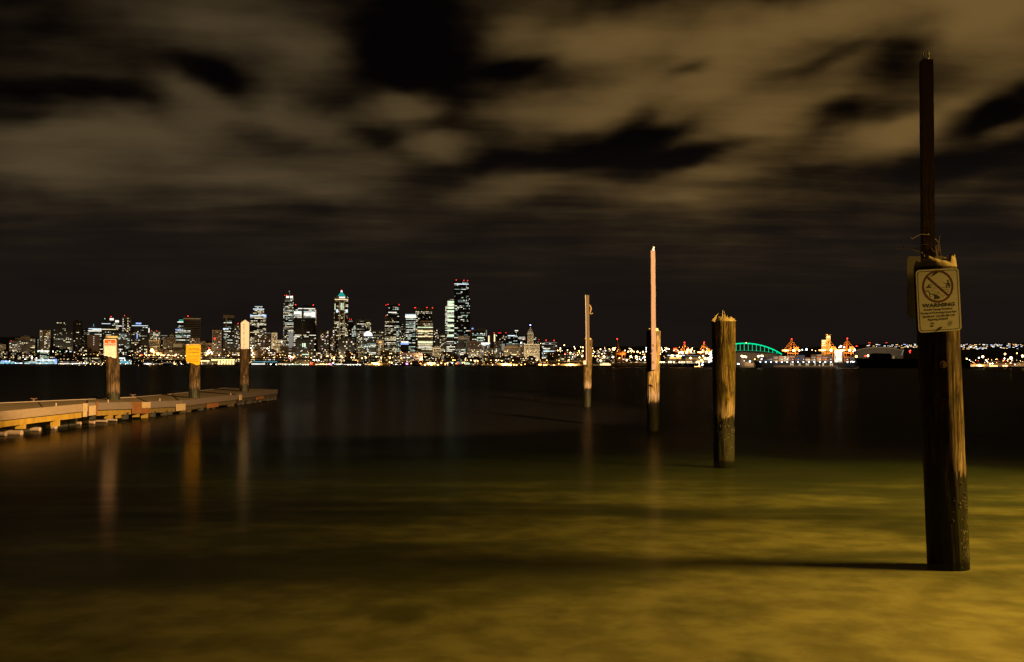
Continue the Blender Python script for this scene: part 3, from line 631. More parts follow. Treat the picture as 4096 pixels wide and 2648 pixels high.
for tx, a, b_, v in (('15 MINUTE TIE UP FOR', 421, 459, 1386), ('LAUNCHING AND', 426, 453, 1391.5), ('RETRIEVAL', 431.5, 447.5, 1397), ('ONLY', 436, 443.5, 1402), ('VESSELS IN VIOLATION', 421, 459, 1408), ('IMPOUNDED', 433.5, 446.5, 1412.6), ('OWNERS EXPENSE', 427, 454, 1418)):
    lettering(s1, tx, g6, a, b_, v - .9, v + 1.5, M_GREYP, 0)
b = MB(); c = f(439, 1361.8, .002); b.tube([c, c + Vector((0, -.012, 0))], .014, 8); b.build('bolt', M_RUST, s1)

# CAUTION
YS = YB - .275; LS = P(774, 1420, YS)
s2 = empty('caution_sign', LS, 0, 'yellow caution sign about the paved ramp with a bent and torn lower edge', 'sign')
f = px_fn(YS, LS); g6 = (lambda f: lambda u, v: f(u, v, .006))(f)
sheet(s2, [(744.3, 1382), (745, 1379.8), (747, 1379), (799.5, 1378.8), (802.6, 1379.6), (803.6, 1382), (803, 1420), (802.6, 1440), (801.6, 1447), (800.6, 1452), (798.6, 1457), (795.5, 1459.6), (788, 1460.2), (783, 1460), (778.5, 1457.4), (774, 1454.6), (768, 1452.4), (762, 1451), (757, 1450), (750, 1449.6), (746.4, 1447.6), (744.2, 1443), (743.4, 1430)], f, M_YELLOW, 'sign_panel', .004, 0)
band(s2, rrect(746.6, 1381, 801.2, 1447, 2.4), rrect(747.5, 1381.9, 800.3, 1446.2, 1.9), f, M_BLACK, 'border', .004)
for tx, a, b_, v0, v1, h in (('CAUTION', 751.2, 796, 1391.5, 1402, .012), ('PAVED RAMP ENDS', 750, 797.4, 1406.6, 1412.2, .012), ('AT', 769.4, 775.2, 1415, 1417.8, 0), ('YELLOW LINE', 750.2, 795.4, 1421.4, 1427, .012), ('BOTTOM CONDITIONS', 750, 796, 1430.6, 1434, 0), ('UNKNOWN AND', 752, 794, 1436.4, 1440.2, 0), ('MAY DROP OFF', 753, 793, 1442.4, 1445.8, 0)):
    lettering(s2, tx, g6, a, b_, v0, v1, M_BLACK, h, 1.05)

# RETRIEVAL
YS = YC - .285; LS = P(980, 1340, YS)
s3 = empty('retrieval_board', LS, 0, 'tall white board with a pointed top reading RETRIEVAL down its face', 'sign')
f = px_fn(YS, LS); g6 = (lambda f: lambda u, v: f(u, v, .004))(f)
sheet(s3, [(963, 1291), (980.5, 1279), (997, 1290.5), (996.3, 1395.5), (963.4, 1395.8)], f, M_WHITE, 'sign_panel', .03, 0)
for i, ch in enumerate('RETRIEVAL'):
    v = 1299.5 + i * 11.1; w = 2.9 if ch != 'I' else .5
    lettering(s3, ch, g6, 976.4 - w, 976.4 + w, v - 3.8, v + 3.8, M_BROWNP, 0)
for x in (966.2, 989): b = MB(); c = f(x, 1391.5, .001); b.tube([c, c + Vector((0, -.012, 0))], .014, 8); b.build('bolt', M_BLACK, s3)

# WARNING: its own plane, turned with the leaning pile; u runs 0..1 across, v 0..1 down
YS = Y4 - .245; tl, tr, bl = P(3659, 1081.5, YS), P(3838, 1070, YS), P(3671.5, 1332, YS)
LS = (tr + bl) / 2; ex, ey = tr - tl, bl - tl; yaw = 0.040
s4 = empty('warning_sign', LS, 0, 'cream warning sign with a red prohibition circle, tilted on the near pile', 'sign')
def f(u, v, l=0.003): return tl - LS + ex * u + ey * v + Vector((0, -(l * (0.16 if l > 0 else 1.0)) - yaw * (u - .5) * -1.0, 0))
AS = ex.length / ey.length
g6 = lambda u, v: f(u, v, .0055)
sheet(s4, rrect(0, 0, 1, 1, .085, 7, AS), f, M_CREAM, 'sign_panel', .004, 0)
band(s4, rrect(.034, .034 * AS, .966, 1 - .034 * AS, .068, 7, AS), rrect(.047, .047 * AS, .953, 1 - .047 * AS, .058, 7, AS), f, M_BLACK, 'border', .003)
cu_, cv_ = .497, .277
circ = lambda r, n=48: [(cu_ + r * math.cos(2 * PI * k / n), cv_ + r * AS * math.sin(2 * PI * k / n)) for k in range(n)]
band(s4, circ(.362), circ(.318), f, M_RED, 'prohibition_ring', .004)
def loc2(r, a, off): return (cu_ + r * math.cos(a) - off * math.sin(a), cv_ + AS * (r * math.sin(a) + off * math.cos(a)))
sl = R(43); sheet(s4, [loc2(-.335, sl, -.021), loc2(.335, sl, -.021), loc2(.335, sl, .021), loc2(-.335, sl, .021)], f, M_RED, 'prohibition_bar', .001, .0045)
zm = lambda x, y: ((lambda a: (a, (y - 330 + 45 * a) / 1010))(((x - 240) - 50 * ((y - 330) / 1010)) / 725))     # zoomed view of the sign to u, v
def blob(pts, nm='pictogram'): sheet(s4, [zm(*p_) for p_ in pts], f, M_BLACK, nm, .001, .0035)
blob([(770, 490), (780, 480), (792, 484), (797, 498), (790, 510), (808, 530), (818, 560), (824, 600), (800, 604), (796, 575), (772, 570), (768, 604), (756, 602), (754, 562), (776, 548), (750, 545), (746, 538), (776, 532), (778, 512), (770, 502)])
blob([(700, 524), (750, 540), (749, 546), (699, 528)]); blob([(400, 614), (440, 590), (458, 556), (466, 552), (530, 570), (528, 576), (470, 562), (462, 588), (478, 582), (494, 586), (502, 600), (490, 616), (470, 612), (440, 618)])
blob([(410, 668), (470, 664), (474, 676), (410, 676)]); blob([(470, 672), (490, 704), (540, 704), (550, 716), (486, 716), (482, 740), (500, 756), (500, 766), (474, 748), (474, 708), (462, 676)]); blob([(540, 712), (580, 716), (624, 744), (656, 770), (640, 786), (580, 790), (560, 802), (548, 770), (560, 760), (545, 740)])
for (x, y, n) in ((500, 612, 3), (640, 605, 5), (500, 652, 2), (700, 640, 3), (400, 650, 2), (560, 680, 3), (740, 672, 2), (600, 708, 2), (660, 738, 2)):
    for k in range(n):
        x0 = x + k * 34; blob([(x0, y - 8), (x0 + 8, y), (x0 + 17, y + 3), (x0 + 26, y), (x0 + 33, y - 8), (x0 + 33, y - 3), (x0 + 26, y + 5), (x0 + 17, y + 8), (x0 + 8, y + 5), (x0, y - 3)], 'wave_line')
lettering(s4, 'WARNING', g6, .115, .868, .542, .604, M_BLACK, .040, 1.05)
for tx, a, b_, v in (('Possible Sewage Overflows', .155, .815, .644), ('During and Following Heavy Rain', .075, .898, .697), ('Questions?  Call 206-205-1151', .115, .858, .75), ('Regarding CSO# 80', .235, .698, .803)):
    lettering(s4, tx, g6, a, b_, v - .021, v + .020, M_BLACK, .030)
lettering(s4, 'King County', g6, .56, .71, .925, .937, M_GREYP); 
ring2 = lambda cu, cv, r, n=24, a0=0, a1=2 * PI: [(cu + r * math.cos(a0 + (a1 - a0) * k / n), cv + r * AS * math.sin(a0 + (a1 - a0) * k / n)) for k in range(n + (0 if a1 - a0 > 6.2 else 1))]
band(s4, ring2(.735, .877, .055), ring2(.735, .877, .047), f, M_BLACK, 'emblem_ring', .003)
sheet(s4, [(.71, .875), (.735, .861), (.76, .875), (.754, .89), (.716, .89)], f, M_BLACK, 'emblem', .001, .003)
for s_ in (1, -1):
    a0 = 0.4 if s_ > 0 else 0.4 + PI
    o_ = ring2(.318, .882, .05, 10, a0, a0 + 2.6); i_ = ring2(.318 + .012 * s_, .882, .026, 10, a0 + .3, a0 + 2.5)[::-1]
    sheet(s4, o_ + i_, f, M_BLACK, 'emblem', .001, .003)
for u, v in ((.487, .055), (.51, .937)):
    b = MB(); c = f(u, v, .002); b.tube([c, c + Vector((0, -.010, 0))], .010, 8); b.build('bolt', M_RUST, s4)

# the sign seen from behind, on the far side of the near pile
YS = Y4 + .21; LS = P(3690, 1150, YS)
s5 = empty('sign_back', LS, 0, 'bare metal back of a second sign on the far side of the warning pile', 'sign')
f = px_fn(YS, LS)
sheet(s5, [(3638, 1026), (3632, 1031), (3629, 1040), (3628, 1250), (3632, 1262), (3640, 1270), (3650, 1273), (3792, 1273), (3792, 1040), (3780, 1026)], f, M_ALU, 'sign_panel', .003, 0)
b = MB(); b.box(Vector((.10, .08, .05)), (.10, .14, .04)); b.build('bracket', M_RUST, s5)

# ------------------------------------------------------------------ the city across the water
GL = [glow('window_amber_dim', (1, .62, .24), .30), glow('window_amber', (1, .66, .28), 1.1), glow('window_yellow_dim', (1, .84, .48), .30), glow('window_yellow', (1, .84, .44), 1.25),
      glow('window_white_dim', (1, .95, .80), .35), glow('window_white', (1, .92, .70), 1.5), glow('window_cool_dim', (.72, 1, .90), .30), glow('window_cool', (.84, 1, .86), 1.1),
      glow('window_green', (.70, 1, .62), .8), glow('window_blue', (.45, .62, 1), 1.8), glow('window_orange', (1, .45, .10), 1.2), glow('window_pink', (1, .72, .66), 1.8)]
PAL = {'office': [(3, 2), (5, 3), (4, 3), (2, 3), (7, 2), (6, 2)], 'warm': [(0, 3), (1, 3), (2, 3), (3, 3), (4, 1), (5, 1)], 'yellow': [(2, 4), (3, 4), (5, 2), (4, 2)],
       'white': [(5, 6), (4, 2), (7, 2), (3, 1)], 'cool': [(7, 3), (6, 3), (5, 3), (8, 1), (4, 2)], 'green': [(8, 3), (7, 3), (6, 3), (5, 1)], 'resi': [(1, 2), (5, 3), (3, 2), (4, 3), (0, 2), (11, 1)],
       'blue': [(9, 3), (7, 3), (5, 2)], 'orange': [(10, 3), (1, 2), (0, 2)], 'dim': [(0, 4), (2, 4), (4, 2), (6, 1)]}
LAMPM = {'sodium': glow('lamp_sodium', (1, .46, .10), 14), 'warm': glow('lamp_warm', (1, .58, .22), 12), 'white': glow('lamp_white', (1, .90, .74), 9), 'cool': glow('lamp_cool', (.72, .90, 1), 8), 'blue': glow('lamp_blue', (.22, .50, 1), 8),
         'cyan': glow('lamp_cyan', (.22, .82, 1), 7), 'red': glow('lamp_red', (1, .03, .02), 8), 'magenta': glow('lamp_magenta', (1, .18, .80), 8), 'orange': glow('lamp_orange', (1, .28, .03), 8), 'indigo': glow('lamp_indigo', (.25, .30, 1), 34), 'green': glow('lamp_green', (.25, 1, .40), 7)}
STRIP = {'white': glow('strip_white', (1, .94, .80), 1.3), 'cool': glow('strip_cool', (.75, .90, 1), 1.3), 'warm': glow('strip_warm', (1, .74, .36), 1.8), 'sodium': glow('strip_sodium', (1, .55, .14), 1.6), 'teal': glow('strip_teal', (.04, .62, .50), .55), 'cyan': glow('strip_cyan', (.20, .80, 1), .55),
         'green': glow('strip_green', (0.0, .90, .36), 1.25), 'greendim': glow('strip_green_dim', (0.0, .40, .18), .5), 'blue': glow('strip_blue', (.3, .45, 1), 1.3), 'red': glow('strip_red', (1, .06, .02), 2.2), 'dimwarm': glow('strip_warm_dim', (1, .62, .26), .22), 'dimwhite': glow('strip_white_dim', (1, .93, .80), .22), 'bright': glow('strip_bright', (1, .66, .24), 2.2), 'pale': glow('strip_pale_green', (.78, 1, .62), 1.2)}  # some stand in for floodlit walls and crowns, their glow put into the surface
GI = list(STRIP)
WALL = {'dark': surf('dark_glass_wall', (.030, .030, .032), .35, .2, .05), 'tan': surf('tan_stone_wall', (.34, .25, .15), .85, .15, .05), 'brown': surf('brown_brick_wall', (.13, .075, .05), .85, .2, .05), 'grey': surf('grey_concrete_wall', (.22, .21, .19), .85, .15, .05),
        'white': surf('pale_concrete_wall', (.50, .46, .38), .8, .12, .05), 'black': surf('black_glass_wall', (.012, .012, .013), .25, .2, .05), 'steel': surf('blue_steel_wall', (.10, .11, .12), .5, .2, .05)}
M_GLASS = surf('unlit_glass', (.012, .012, .014), .25, .2, .2)
ROADM = surf('elevated_road_concrete', (.20, .17, .13), .85, .2, .05)
rngW = random.Random(77)
def flood(name, loc, power, col, parent, radius=1.0, tilt=102, size=160):   # unseen spot, turned from the bay so the water does not mirror it
    o = lightobj(name, 'SPOT', loc, power, col, parent, radius, spot_size=R(size), spot_blend=0.5); o.rotation_euler = (R(tilt), 0, 0); return o
ORD = ['leftmost', 'second', 'third', 'fourth', 'fifth', 'sixth', 'seventh', 'eighth', 'ninth', 'tenth', 'eleventh', 'twelfth', 'thirteenth', 'fourteenth', 'fifteenth', 'sixteenth', 'seventeenth', 'eighteenth', 'nineteenth']
def nth(i):
    if i < 19: return ORD[i]
    T = {2: ('twentieth', 'twenty'), 3: ('thirtieth', 'thirty'), 4: ('fortieth', 'forty'), 5: ('fiftieth', 'fifty'), 6: ('sixtieth', 'sixty'), 7: ('seventieth', 'seventy'), 8: ('eightieth', 'eighty'), 9: ('ninetieth', 'ninety')}
    a, c = divmod(i + 1, 10); return T[a][0] if c == 0 else T[a][1] + '-' + (['first'] + ORD[1:])[c - 1]
def fromleft(i): return nth(i) if i == 0 else nth(i) + ' from the left'
def inside(pts, x, z):
    c = False; n = len(pts)
    for i in range(n):
        (x1, z1), (x2, z2) = pts[i], pts[(i + 1) % n]
        if (z1 > z) != (z2 > z) and x < (x2 - x1) * (z - z1) / (z2 - z1) + x1: c = not c
    return c
class Frame:                        # a far thing turned to face the bay: photograph positions become local metres
    def __init__(s, pxc, Y):
        g = P(pxc, 1455, Y); s.Y = Y; s.az = math.atan2(g.x, g.y); s.R = Y / math.cos(s.az); s.loc = Vector((g.x, g.y, 2.0)); s.pxc = pxc
        s.k = Y * math.cos(s.az) / FPX
    def x(s, px): return (px - s.pxc) * s.k
    def z(s, py): return max(0.0, P(s.pxc, py, s.Y).z - 2.0)
    def pt(s, px, py, y=0.0): return Vector((s.x(px), y, s.z(py)))
BEACON = [(0, 0)]
def windows(mb, pts, y, style, bands=None):
    f, run, pal, fp, bw = style[:5]; rows = style[5] if len(style) > 5 else None
    pl_ = PAL[pal]; tot_ = sum(w for _, w in pl_)
    xs_ = [p_[0] for p_ in pts]; zs_ = [p_[1] for p_ in pts]; x0, x1, z0, z1 = min(xs_), max(xs_), min(zs_), max(zs_)
    nf = int((z1 - z0 - 2.0) / fp); nb = max(1, int((x1 - x0 - 1.0) / bw)); off = ((x1 - x0) - nb * bw) / 2
    def pick():
        r = rngW.uniform(0, tot_)
        for i, w in pl_:
            r -= w
            if r <= 0: return i
        return pl_[-1][0]
    for i in range(nf):
        zc = z0 + 1.6 + (i + .5) * fp; fr_ = (zc - z0) / (z1 - z0)
        ff = f * (rngW.choice((.25, .6, 1, 1.5, 2.1)) if run > 1.5 else rngW.uniform(.7, 1.3))
        if rows:
            for a, b_, k in rows:
                if a <= fr_ <= b_: ff = f * k * rngW.uniform(.8, 1.2)
        ff = min(ff, .97)
        j = 0
        if bands is not None:
            xa = [x0 + off + (jj + .5) * bw for jj in range(nb)]; xa = [x_ for x_ in xa if inside(pts, x_, zc)]
            if xa: bands.quad((xa[0] - bw * .45, y - .04, zc - fp * .30), (xa[-1] + bw * .45, y - .04, zc - fp * .30), (xa[-1] + bw * .45, y - .04, zc + fp * .32), (xa[0] - bw * .45, y - .04, zc + fp * .32))
        while j < nb:
            L = max(1, int(rngW.expovariate(1.0 / run) + .5)) if run > 1 else 1
            if rngW.random() < ff:
                mi = pick()
                for jj in range(j, min(nb, j + L)):
                    xc = x0 + off + (jj + .5) * bw
                    if not inside(pts, xc, zc): continue
                    m2 = mi if rngW.random() < .75 else pick()
                    w = bw * rngW.uniform(.34, .44); h = fp * rngW.uniform(.20, .30)
                    mb.quad((xc - w, y - .1, zc - h), (xc + w, y - .1, zc - h), (xc + w, y - .1, zc + h), (xc - w, y - .1, zc + h), m2)
            j += L
def bld(name, label, Y, wall, shapes, style=None, beacons=(), strips=(), cat='building', depth=32, group=None, ribs=None):
    """shapes: (x0, x1, ytop[, ybottom]) boxes or lists of outline points, in photograph pixels; each may be (shape, style, wall)."""
    allx = []
    for s_ in shapes:
        g = s_[0] if isinstance(s_[0], (tuple, list)) and isinstance(s_[0][0], (tuple, list, int, float)) and len(s_) in (2, 3) and (s_[1] is None or isinstance(s_[1], (tuple, str))) and not isinstance(s_[0], (int, float)) and (len(s_) == 3) else s_
        for p_ in ([g] if isinstance(g[0], (int, float)) else g): allx += ([p_[0], p_[1]] if isinstance(g[0], (int, float)) else [p_[0]])
    F = Frame((min(allx) + max(allx)) / 2, Y)
    t = empty(name, F.loc, -F.az, label, cat, group)
    wb = MB(); gb = MB(); 
    for k, s_ in enumerate(shapes):
        st, wl = style, wall; g = s_
        if len(s_) == 3 and not isinstance(s_[0], (int, float)) and not (isinstance(s_[1], (tuple, list)) and len(s_[1]) == 2 and all(isinstance(q_, (int, float)) for q_ in s_[1])):
            g, st2, wl2 = s_; st = st2 if st2 is not None else style; wl = wl2 or wall
            if st2 == 'none': st = None
        if isinstance(g[0], (int, float)):
            yb_ = g[3] if len(g) > 3 else 1470
            pts = [(F.x(g[0]), F.z(yb_)), (F.x(g[1]), F.z(yb_)), (F.x(g[1]), F.z(g[2])), (F.x(g[0]), F.z(g[2]))]
        else:
            pts = [(F.x(a), F.z(c)) for a, c in g]
        yo = -.7 * k
        b = MB(); b.prism([(x, yo, z) for x, z in pts], (0, depth + yo * -1, 0)); b.build('wall', WALL[wl], t)
        if len(pts) == 4 and isinstance(g[0], (int, float)) and (g[1] - g[0]) > 14:
            w_ = pts[1][0] - pts[0][0]; b = MB(); b.box((pts[0][0] + w_ * rngW.uniform(.3, .7), yo + depth * .5, pts[2][1] + 1.3), (w_ * rngW.uniform(.2, .45), depth * .4, 2.6)); b.build('roof_plant', WALL[wl], t)
        if st: windows(wb, pts, yo, st, gb)
    if gb.v: gb.build('window_glass', M_GLASS, t, 'stuff')
    if wb.v: wb.build('window', GL, t, 'stuff')
    for (x, y, *c) in beacons:
        b = MB(); r = (c[1] if len(c) > 1 else 1.35) * .58 * Y / 3000; p_ = F.pt(x, y, 3.0); b.ball(p_, r, 8, 1); b.tube([p_ - Vector((0, 0, r)), p_ - Vector((0, 0, r + 6))], .3, 5, 0)
        b.build('beacon', [M_DARKST, LAMPM[c[0] if c else 'red']], t)
    for (x0, x1, y0, y1, mt) in strips:
        b = MB(); yo = -.7 * len(shapes) - .3
        b.box(((F.x(x0) + F.x(x1)) / 2, yo, (F.z(y0) + F.z(y1)) / 2), (F.x(x1) - F.x(x0), .5, max(.3, abs(F.z(y0) - F.z(y1))))); b.build('lit_strip', STRIP[mt], t)
    return t, F
OF = lambda f, pal='office', run=3.0, rows=None, fp=3.9, bw=2.6: (f, run, pal, fp, bw) + ((rows,) if rows else ())
RE = lambda f, pal='resi', rows=None, fp=3.4, bw=3.3: (f, 1, pal, fp, bw) + ((rows,) if rows else ())

bld('apartment_block', 'low tan apartment block at the extreme edge of the skyline before the blue pier', 2500, 'tan', [(-40, 22, 1378)], RE(.30, 'warm'))
bld('apartment_block', 'white-dotted apartment block with one red roof beacon beside the edge of the skyline', 2600, 'grey', [(35, 85, 1366)], RE(.42), [(43, 1363)])
bld('office_block', 'broad flat tan office block left of the slim arched-crown tower', 2700, 'tan', [(57, 140, 1352), (80, 118, 1346, 1354)], OF(.30, 'yellow'))
bld('apartment_tower', 'slim tan residential tower with an arched crown of tall bays', 2700, 'tan', [(157, 200, 1320)], RE(.30), [(183, 1322, 'red', .8)], [(157, 160, 1320, 1360, 'dimwarm'), (196, 199, 1320, 1352, 'dimwarm'), (165, 168, 1324, 1350, 'dimwarm'), (187, 190, 1324, 1350, 'dimwarm')])
bld('light_mast', 'thin column of green-white lights beside the arched-crown tower', 2480, 'dark', [(149, 152, 1354)], (.95, 1, 'green', 3.0, 1.2))
bld('office_tower', 'black office tower with sloping shoulders and short rows of lit windows', 2750, 'black', [[(212, 1470), (262, 1470), (262, 1315), (257, 1284), (225, 1284), (212, 1322)], (259, 290, 1321)], OF(.26, 'yellow', 2.5))
bld('apartment_tower', 'dark brown slab tower just right of the sloping-shouldered black tower', 2900, 'brown', [(290, 327, 1283)], RE(.07, 'warm'))
bld('office_block', 'dim narrow block behind the windowless brown block', 2950, 'dark', [(326, 350, 1318)], RE(.2, 'dim'))
bld('office_building', 'brightly lit white office with stacked bright floors and a short lit mast', 2900, 'steel', [(347, 405, 1313), (352, 385, 1306, 1315)], OF(.70, 'cool', 5, fp=4.4), [(372, 1304, 'cool', .8)], [(371, 373, 1296, 1306, 'cyan'), (352, 404, 1314, 1317, 'cool'), (350, 404, 1322, 1325, 'white')])
bld('warehouse', 'windowless dark brown block with one central column of lights', 2650, 'brown', [(347, 398, 1338)], None, (), [(372, 375, y, y + 2, 'white') for y in range(1346, 1386, 8)])
bld('office_tower', 'stepped dark tower with a white floodlit crown and red beacon, above the no moorage sign', 2900, 'dark', [(404, 476, 1284), (413, 452, 1271, 1286), (455, 473, 1276, 1290)], OF(.20, 'office', 3), [(441, 1266, 'red', 1.8)], [(436, 452, 1273, 1281, 'white'), (458, 473, 1281, 1289, 'white'), (404, 440, 1294, 1296, 'cool'), (462, 485, 1302, 1305, 'white')])
bld('office_block', 'dark office block with scattered bright windows directly behind the no moorage pile', 2700, 'dark', [(455, 520, 1330)], OF(.26, 'cool', 2))
bld('apartment_tower', 'tall narrow apartment tower with two columns of lit balconies and a red beacon', 2880, 'grey', [(485, 522, 1268)], RE(.30, 'resi'), [(495, 1262)], [(489, 491, 1275 + 9 * i, 1280 + 9 * i, 'white') for i in range(7)] + [(508, 510, 1272 + 10 * i, 1276 + 10 * i, 'warm') for i in range(6)])
bld('office_tower', 'dark stepped office tower topped by a pale blue lit box', 2850, 'dark', [(522, 570, 1303), (560, 602, 1297), (540, 565, 1290, 1305)], OF(.14, 'office', 2), (), [(541, 563, 1291, 1297, 'blue'), (525, 590, 1302, 1304, 'cool'), (545, 549, 1335, 1355, 'blue'), (592, 596, 1312, 1330, 'white')])
bld('apartment_building', 'bright speckled apartment building under two small red beacons', 2700, 'grey', [(597, 641, 1324)], RE(.62, 'yellow'), [(605, 1323, 'red', .9), (625, 1323, 'red', .9)])
bld('office_building', 'amber-lit masonry building with arched bays behind the brightest orange street lamps', 2400, 'tan', [(592, 638, 1358)], OF(.55, 'orange', 8, fp=4.6, bw=3.8), (), [(594, 636, 1362 + 8 * i, 1364 + 8 * i, 'dimwarm') for i in range(4)])
bld('office_block', 'low dark block with a single white row of windows right of the amber masonry building', 2800, 'dark', [(642, 672, 1340)], RE(.15), (), [(643, 668, 1341, 1344, 'dimwhite')])
bld('office_building', 'plain tan slab with few lights left of the grid-faced tower', 2600, 'tan', [(651, 702, 1350), (678, 694, 1339, 1352)], RE(.07, 'resi'))
bld('office_tower', 'dark tower capped by a turquoise band behind the brightly windowed block', 2950, 'dark', [(707, 733, 1279)], OF(.30, 'office', 2), (), [(714, 731, 1278, 1285, 'teal'), (708, 732, 1286, 1290, 'white')])
bld('office_building', 'brightly windowed office block standing before the grid-faced tan tower', 2650, 'dark', [[(698, 1470), (762, 1470), (762, 1315), (755, 1308), (730, 1308), (698, 1312)]], OF(.62, 'cool', 3), (), [(700, 722, 1317, 1320, 'blue')])
bld('office_tower', 'tan tower of unlit gridded windows with a red beacon', 2850, 'tan', [(731, 800, 1273)], OF(.015, 'dim', 2, fp=5.0, bw=3.4), [(749, 1264, 'red', 1.8)], [(731, 800, 1273, 1275, 'dimwarm')])
bld('apartment_block', 'narrow brown apartment block right behind the caution sign', 2500, 'brown', [(757, 797, 1352)], RE(.12, 'resi'))
bld('low_building', 'long pale low building lit along its roof left of the caution sign', 2350, 'white', [(690, 745, 1374), (700, 725, 1370, 1376)], None, (), [(692, 728, 1376, 1388, 'dimwarm')])
bld('low_building', 'small tan block right of the caution sign', 2400, 'tan', [(797, 822, 1366), (822, 848, 1372)], RE(.15, 'warm'))
bld('apartment_tower', 'reddish apartment tower with a small orange lit sign high on its face', 2500, 'brown', [(848, 885, 1320)], RE(.32, 'warm'), (), [(854, 857.5, 1351, 1358, 'red'), (858.5, 862, 1351, 1358, 'red'), (848, 850, 1320, 1400, 'dimwarm'), (882, 884, 1320, 1390, 'dimwarm'), (850, 868, 1386, 1396, 'dimwarm')])
bld('office_tower', 'dark tower with a tan parapet and a thin tan fin, left of the retrieval board', 2800, 'black', [(891, 935, 1270), ((891, 935, 1260, 1272), 'none', 'tan')], OF(.20, 'cool', 2.4), (), [(902, 903.4, 1272, 1390, 'dimwarm'), (891, 912, 1313, 1318, 'cool')])
bld('apartment_building', 'grey apartment building half behind the retrieval board', 2700, 'grey', [(935, 966, 1301)], RE(.42, 'resi'), [(950, 1294, 'red', 1.4)])
bld('office_tower', 'yellow-windowed tower with chamfered shoulders and blue corner lights', 2900, 'dark', [[(998, 1470), (1064, 1470), (1064, 1262), (1056, 1250), (1048, 1234), (1018, 1234), (1008, 1248), (998, 1262)], (1018, 1048, 1227, 1236)], OF(.62, 'yellow', 3, [(.80, .86, 1.3), (.93, 1, 1.2)], fp=3.6, bw=2.4), (), [(1016, 1048, 1225.5, 1227, 'cool'), (1010, 1054, 1235, 1238, 'cool'), (999, 1004, 1258, 1268, 'blue'), (1053, 1063, 1258, 1268, 'blue'), (1000, 1062, 1261, 1264, 'cool')])
bld('apartment_block', 'dark brown apartment block in front of the chamfered yellow tower', 2550, 'brown', [(1017, 1082, 1332)], RE(.32, 'resi'), (), [(1040, 1082, 1331, 1333, 'dimwhite')])
bld('office_building', 'slim pale tower with a lower pale wing left of the tall pair of slender towers', 2500, 'white', [(1085, 1108, 1331), (1088, 1132, 1360)], RE(.30, 'warm'))
bld('office_tower', 'very slender floodlit tower with twin white crown boxes and a flagpole', 2950, 'steel', [(1130, 1171, 1206), (1136, 1173, 1192)], OF(.55, 'office', 2.5, [(.0, .35, .9), (.9, 1, 1.1)], fp=3.6, bw=2.2), [(1137, 1181, 'red', 1.1), (1144, 1181, 'red', 1.1), (1168, 1182, 'red', 1.1), (1167, 1271, 'red', 1.6)], [(1142, 1153, 1184, 1192, 'white'), (1157, 1169, 1184, 1192, 'white'), (1155.3, 1156.3, 1163, 1192, 'dimwhite'), (1152, 1156, 1163, 1168, 'dimwhite'), (1154, 1172, 1330, 1420, 'dimwhite')])
bld('office_tower', 'broad bright white-lit tower with a dark middle band and two red beacons on its roof', 2800, 'black', [(1172, 1264, 1235), ((1205, 1213, 1238, 1400), 'none', 'dark'), ((1174, 1256, 1224, 1236), 'none', 'black')], OF(.55, 'white', 5, [(.965, 1, 1.7), (.83, .95, 1.65), (.60, .82, .12), (.2, .6, 1.0)], fp=4.0, bw=2.8), [(1180, 1219, 'red', 1.9), (1251, 1220, 'red', 1.9)], [(1190, 1208, 1233, 1236, 'white'), (1212, 1258, 1233, 1236, 'white'), (1214, 1258, 1250, 1262, 'white'), (1244, 1259, 1248, 1268, 'white'), (1174, 1204, 1248, 1258, 'white'), (1261, 1264, 1240, 1300, 'dimwarm')])
bld('office_block', 'black box-like block with a small lit window group in front of the bright white tower', 2500, 'black', [(1180, 1240, 1357), (1236, 1256, 1350)], RE(.05, 'cool'), (), [(1208, 1213, 1373, 1388, 'pale'), (1215, 1222, 1373, 1388, 'pale'), (1207, 1240, 1416, 1419, 'pale')])
bld('apartment_tower', 'dark grey apartment tower between the bright white tower and the pyramid-roofed tower', 2650, 'brown', [(1270, 1306, 1348), (1278, 1316, 1322)], RE(.30, 'resi'))
bld('apartment_tower', 'narrow lit block tight against the foot of the pyramid-roofed tower', 2700, 'grey', [(1318, 1338, 1316)], RE(.46, 'resi'))
tP, FP_ = bld('office_tower', 'tall tower with a glowing turquoise pyramid roof and a pink-white lantern', 2950, 'tan', [(1333, 1393, 1248), (1336, 1391, 1190), (1342, 1386, 1185, 1192)], OF(.30, 'yellow', 2, [(.0, .32, 1.7), (.94, 1, 1.8)], fp=3.8, bw=2.5), [(1364, 1160, 'red', 1.3), (1337.5, 1191, 'cool', 1.5), (1389, 1188, 'cyan', .9)], [(1355, 1378, 1187, 1193, 'white'), (1338, 1390, 1197, 1199, 'warm'), (1337, 1339.5, 1215, 1240, 'pale'), (1361.5, 1364.5, 1212, 1240, 'pale'), (1368.5, 1371.5, 1212, 1240, 'pale'), (1343, 1351, 1238, 1250, 'cool'), (1381, 1389, 1238, 1250, 'cool'), (1355, 1358, 1205, 1395, 'dimwarm'), (1374, 1377, 1205, 1395, 'dimwarm')], depth=40)
b = MB(); a_, c_ = FP_.x(1346), FP_.x(1382); zb_, zt_ = FP_.z(1187), FP_.z(1167); w_ = (c_ - a_) / 2; mx_ = (a_ + c_) / 2; tw_ = w_ * .2
b.add([(mx_ - w_, 2, zb_), (mx_ + w_, 2, zb_), (mx_ + w_, 2 + 2 * w_, zb_), (mx_ - w_, 2 + 2 * w_, zb_), (mx_ - tw_, 2 + w_ - tw_, zt_), (mx_ + tw_, 2 + w_ - tw_, zt_), (mx_ + tw_, 2 + w_ + tw_, zt_), (mx_ - tw_, 2 + w_ + tw_, zt_)], [(0, 1, 5, 4), (1, 2, 6, 5), (2, 3, 7, 6), (3, 0, 4, 7), (4, 5, 6, 7)])
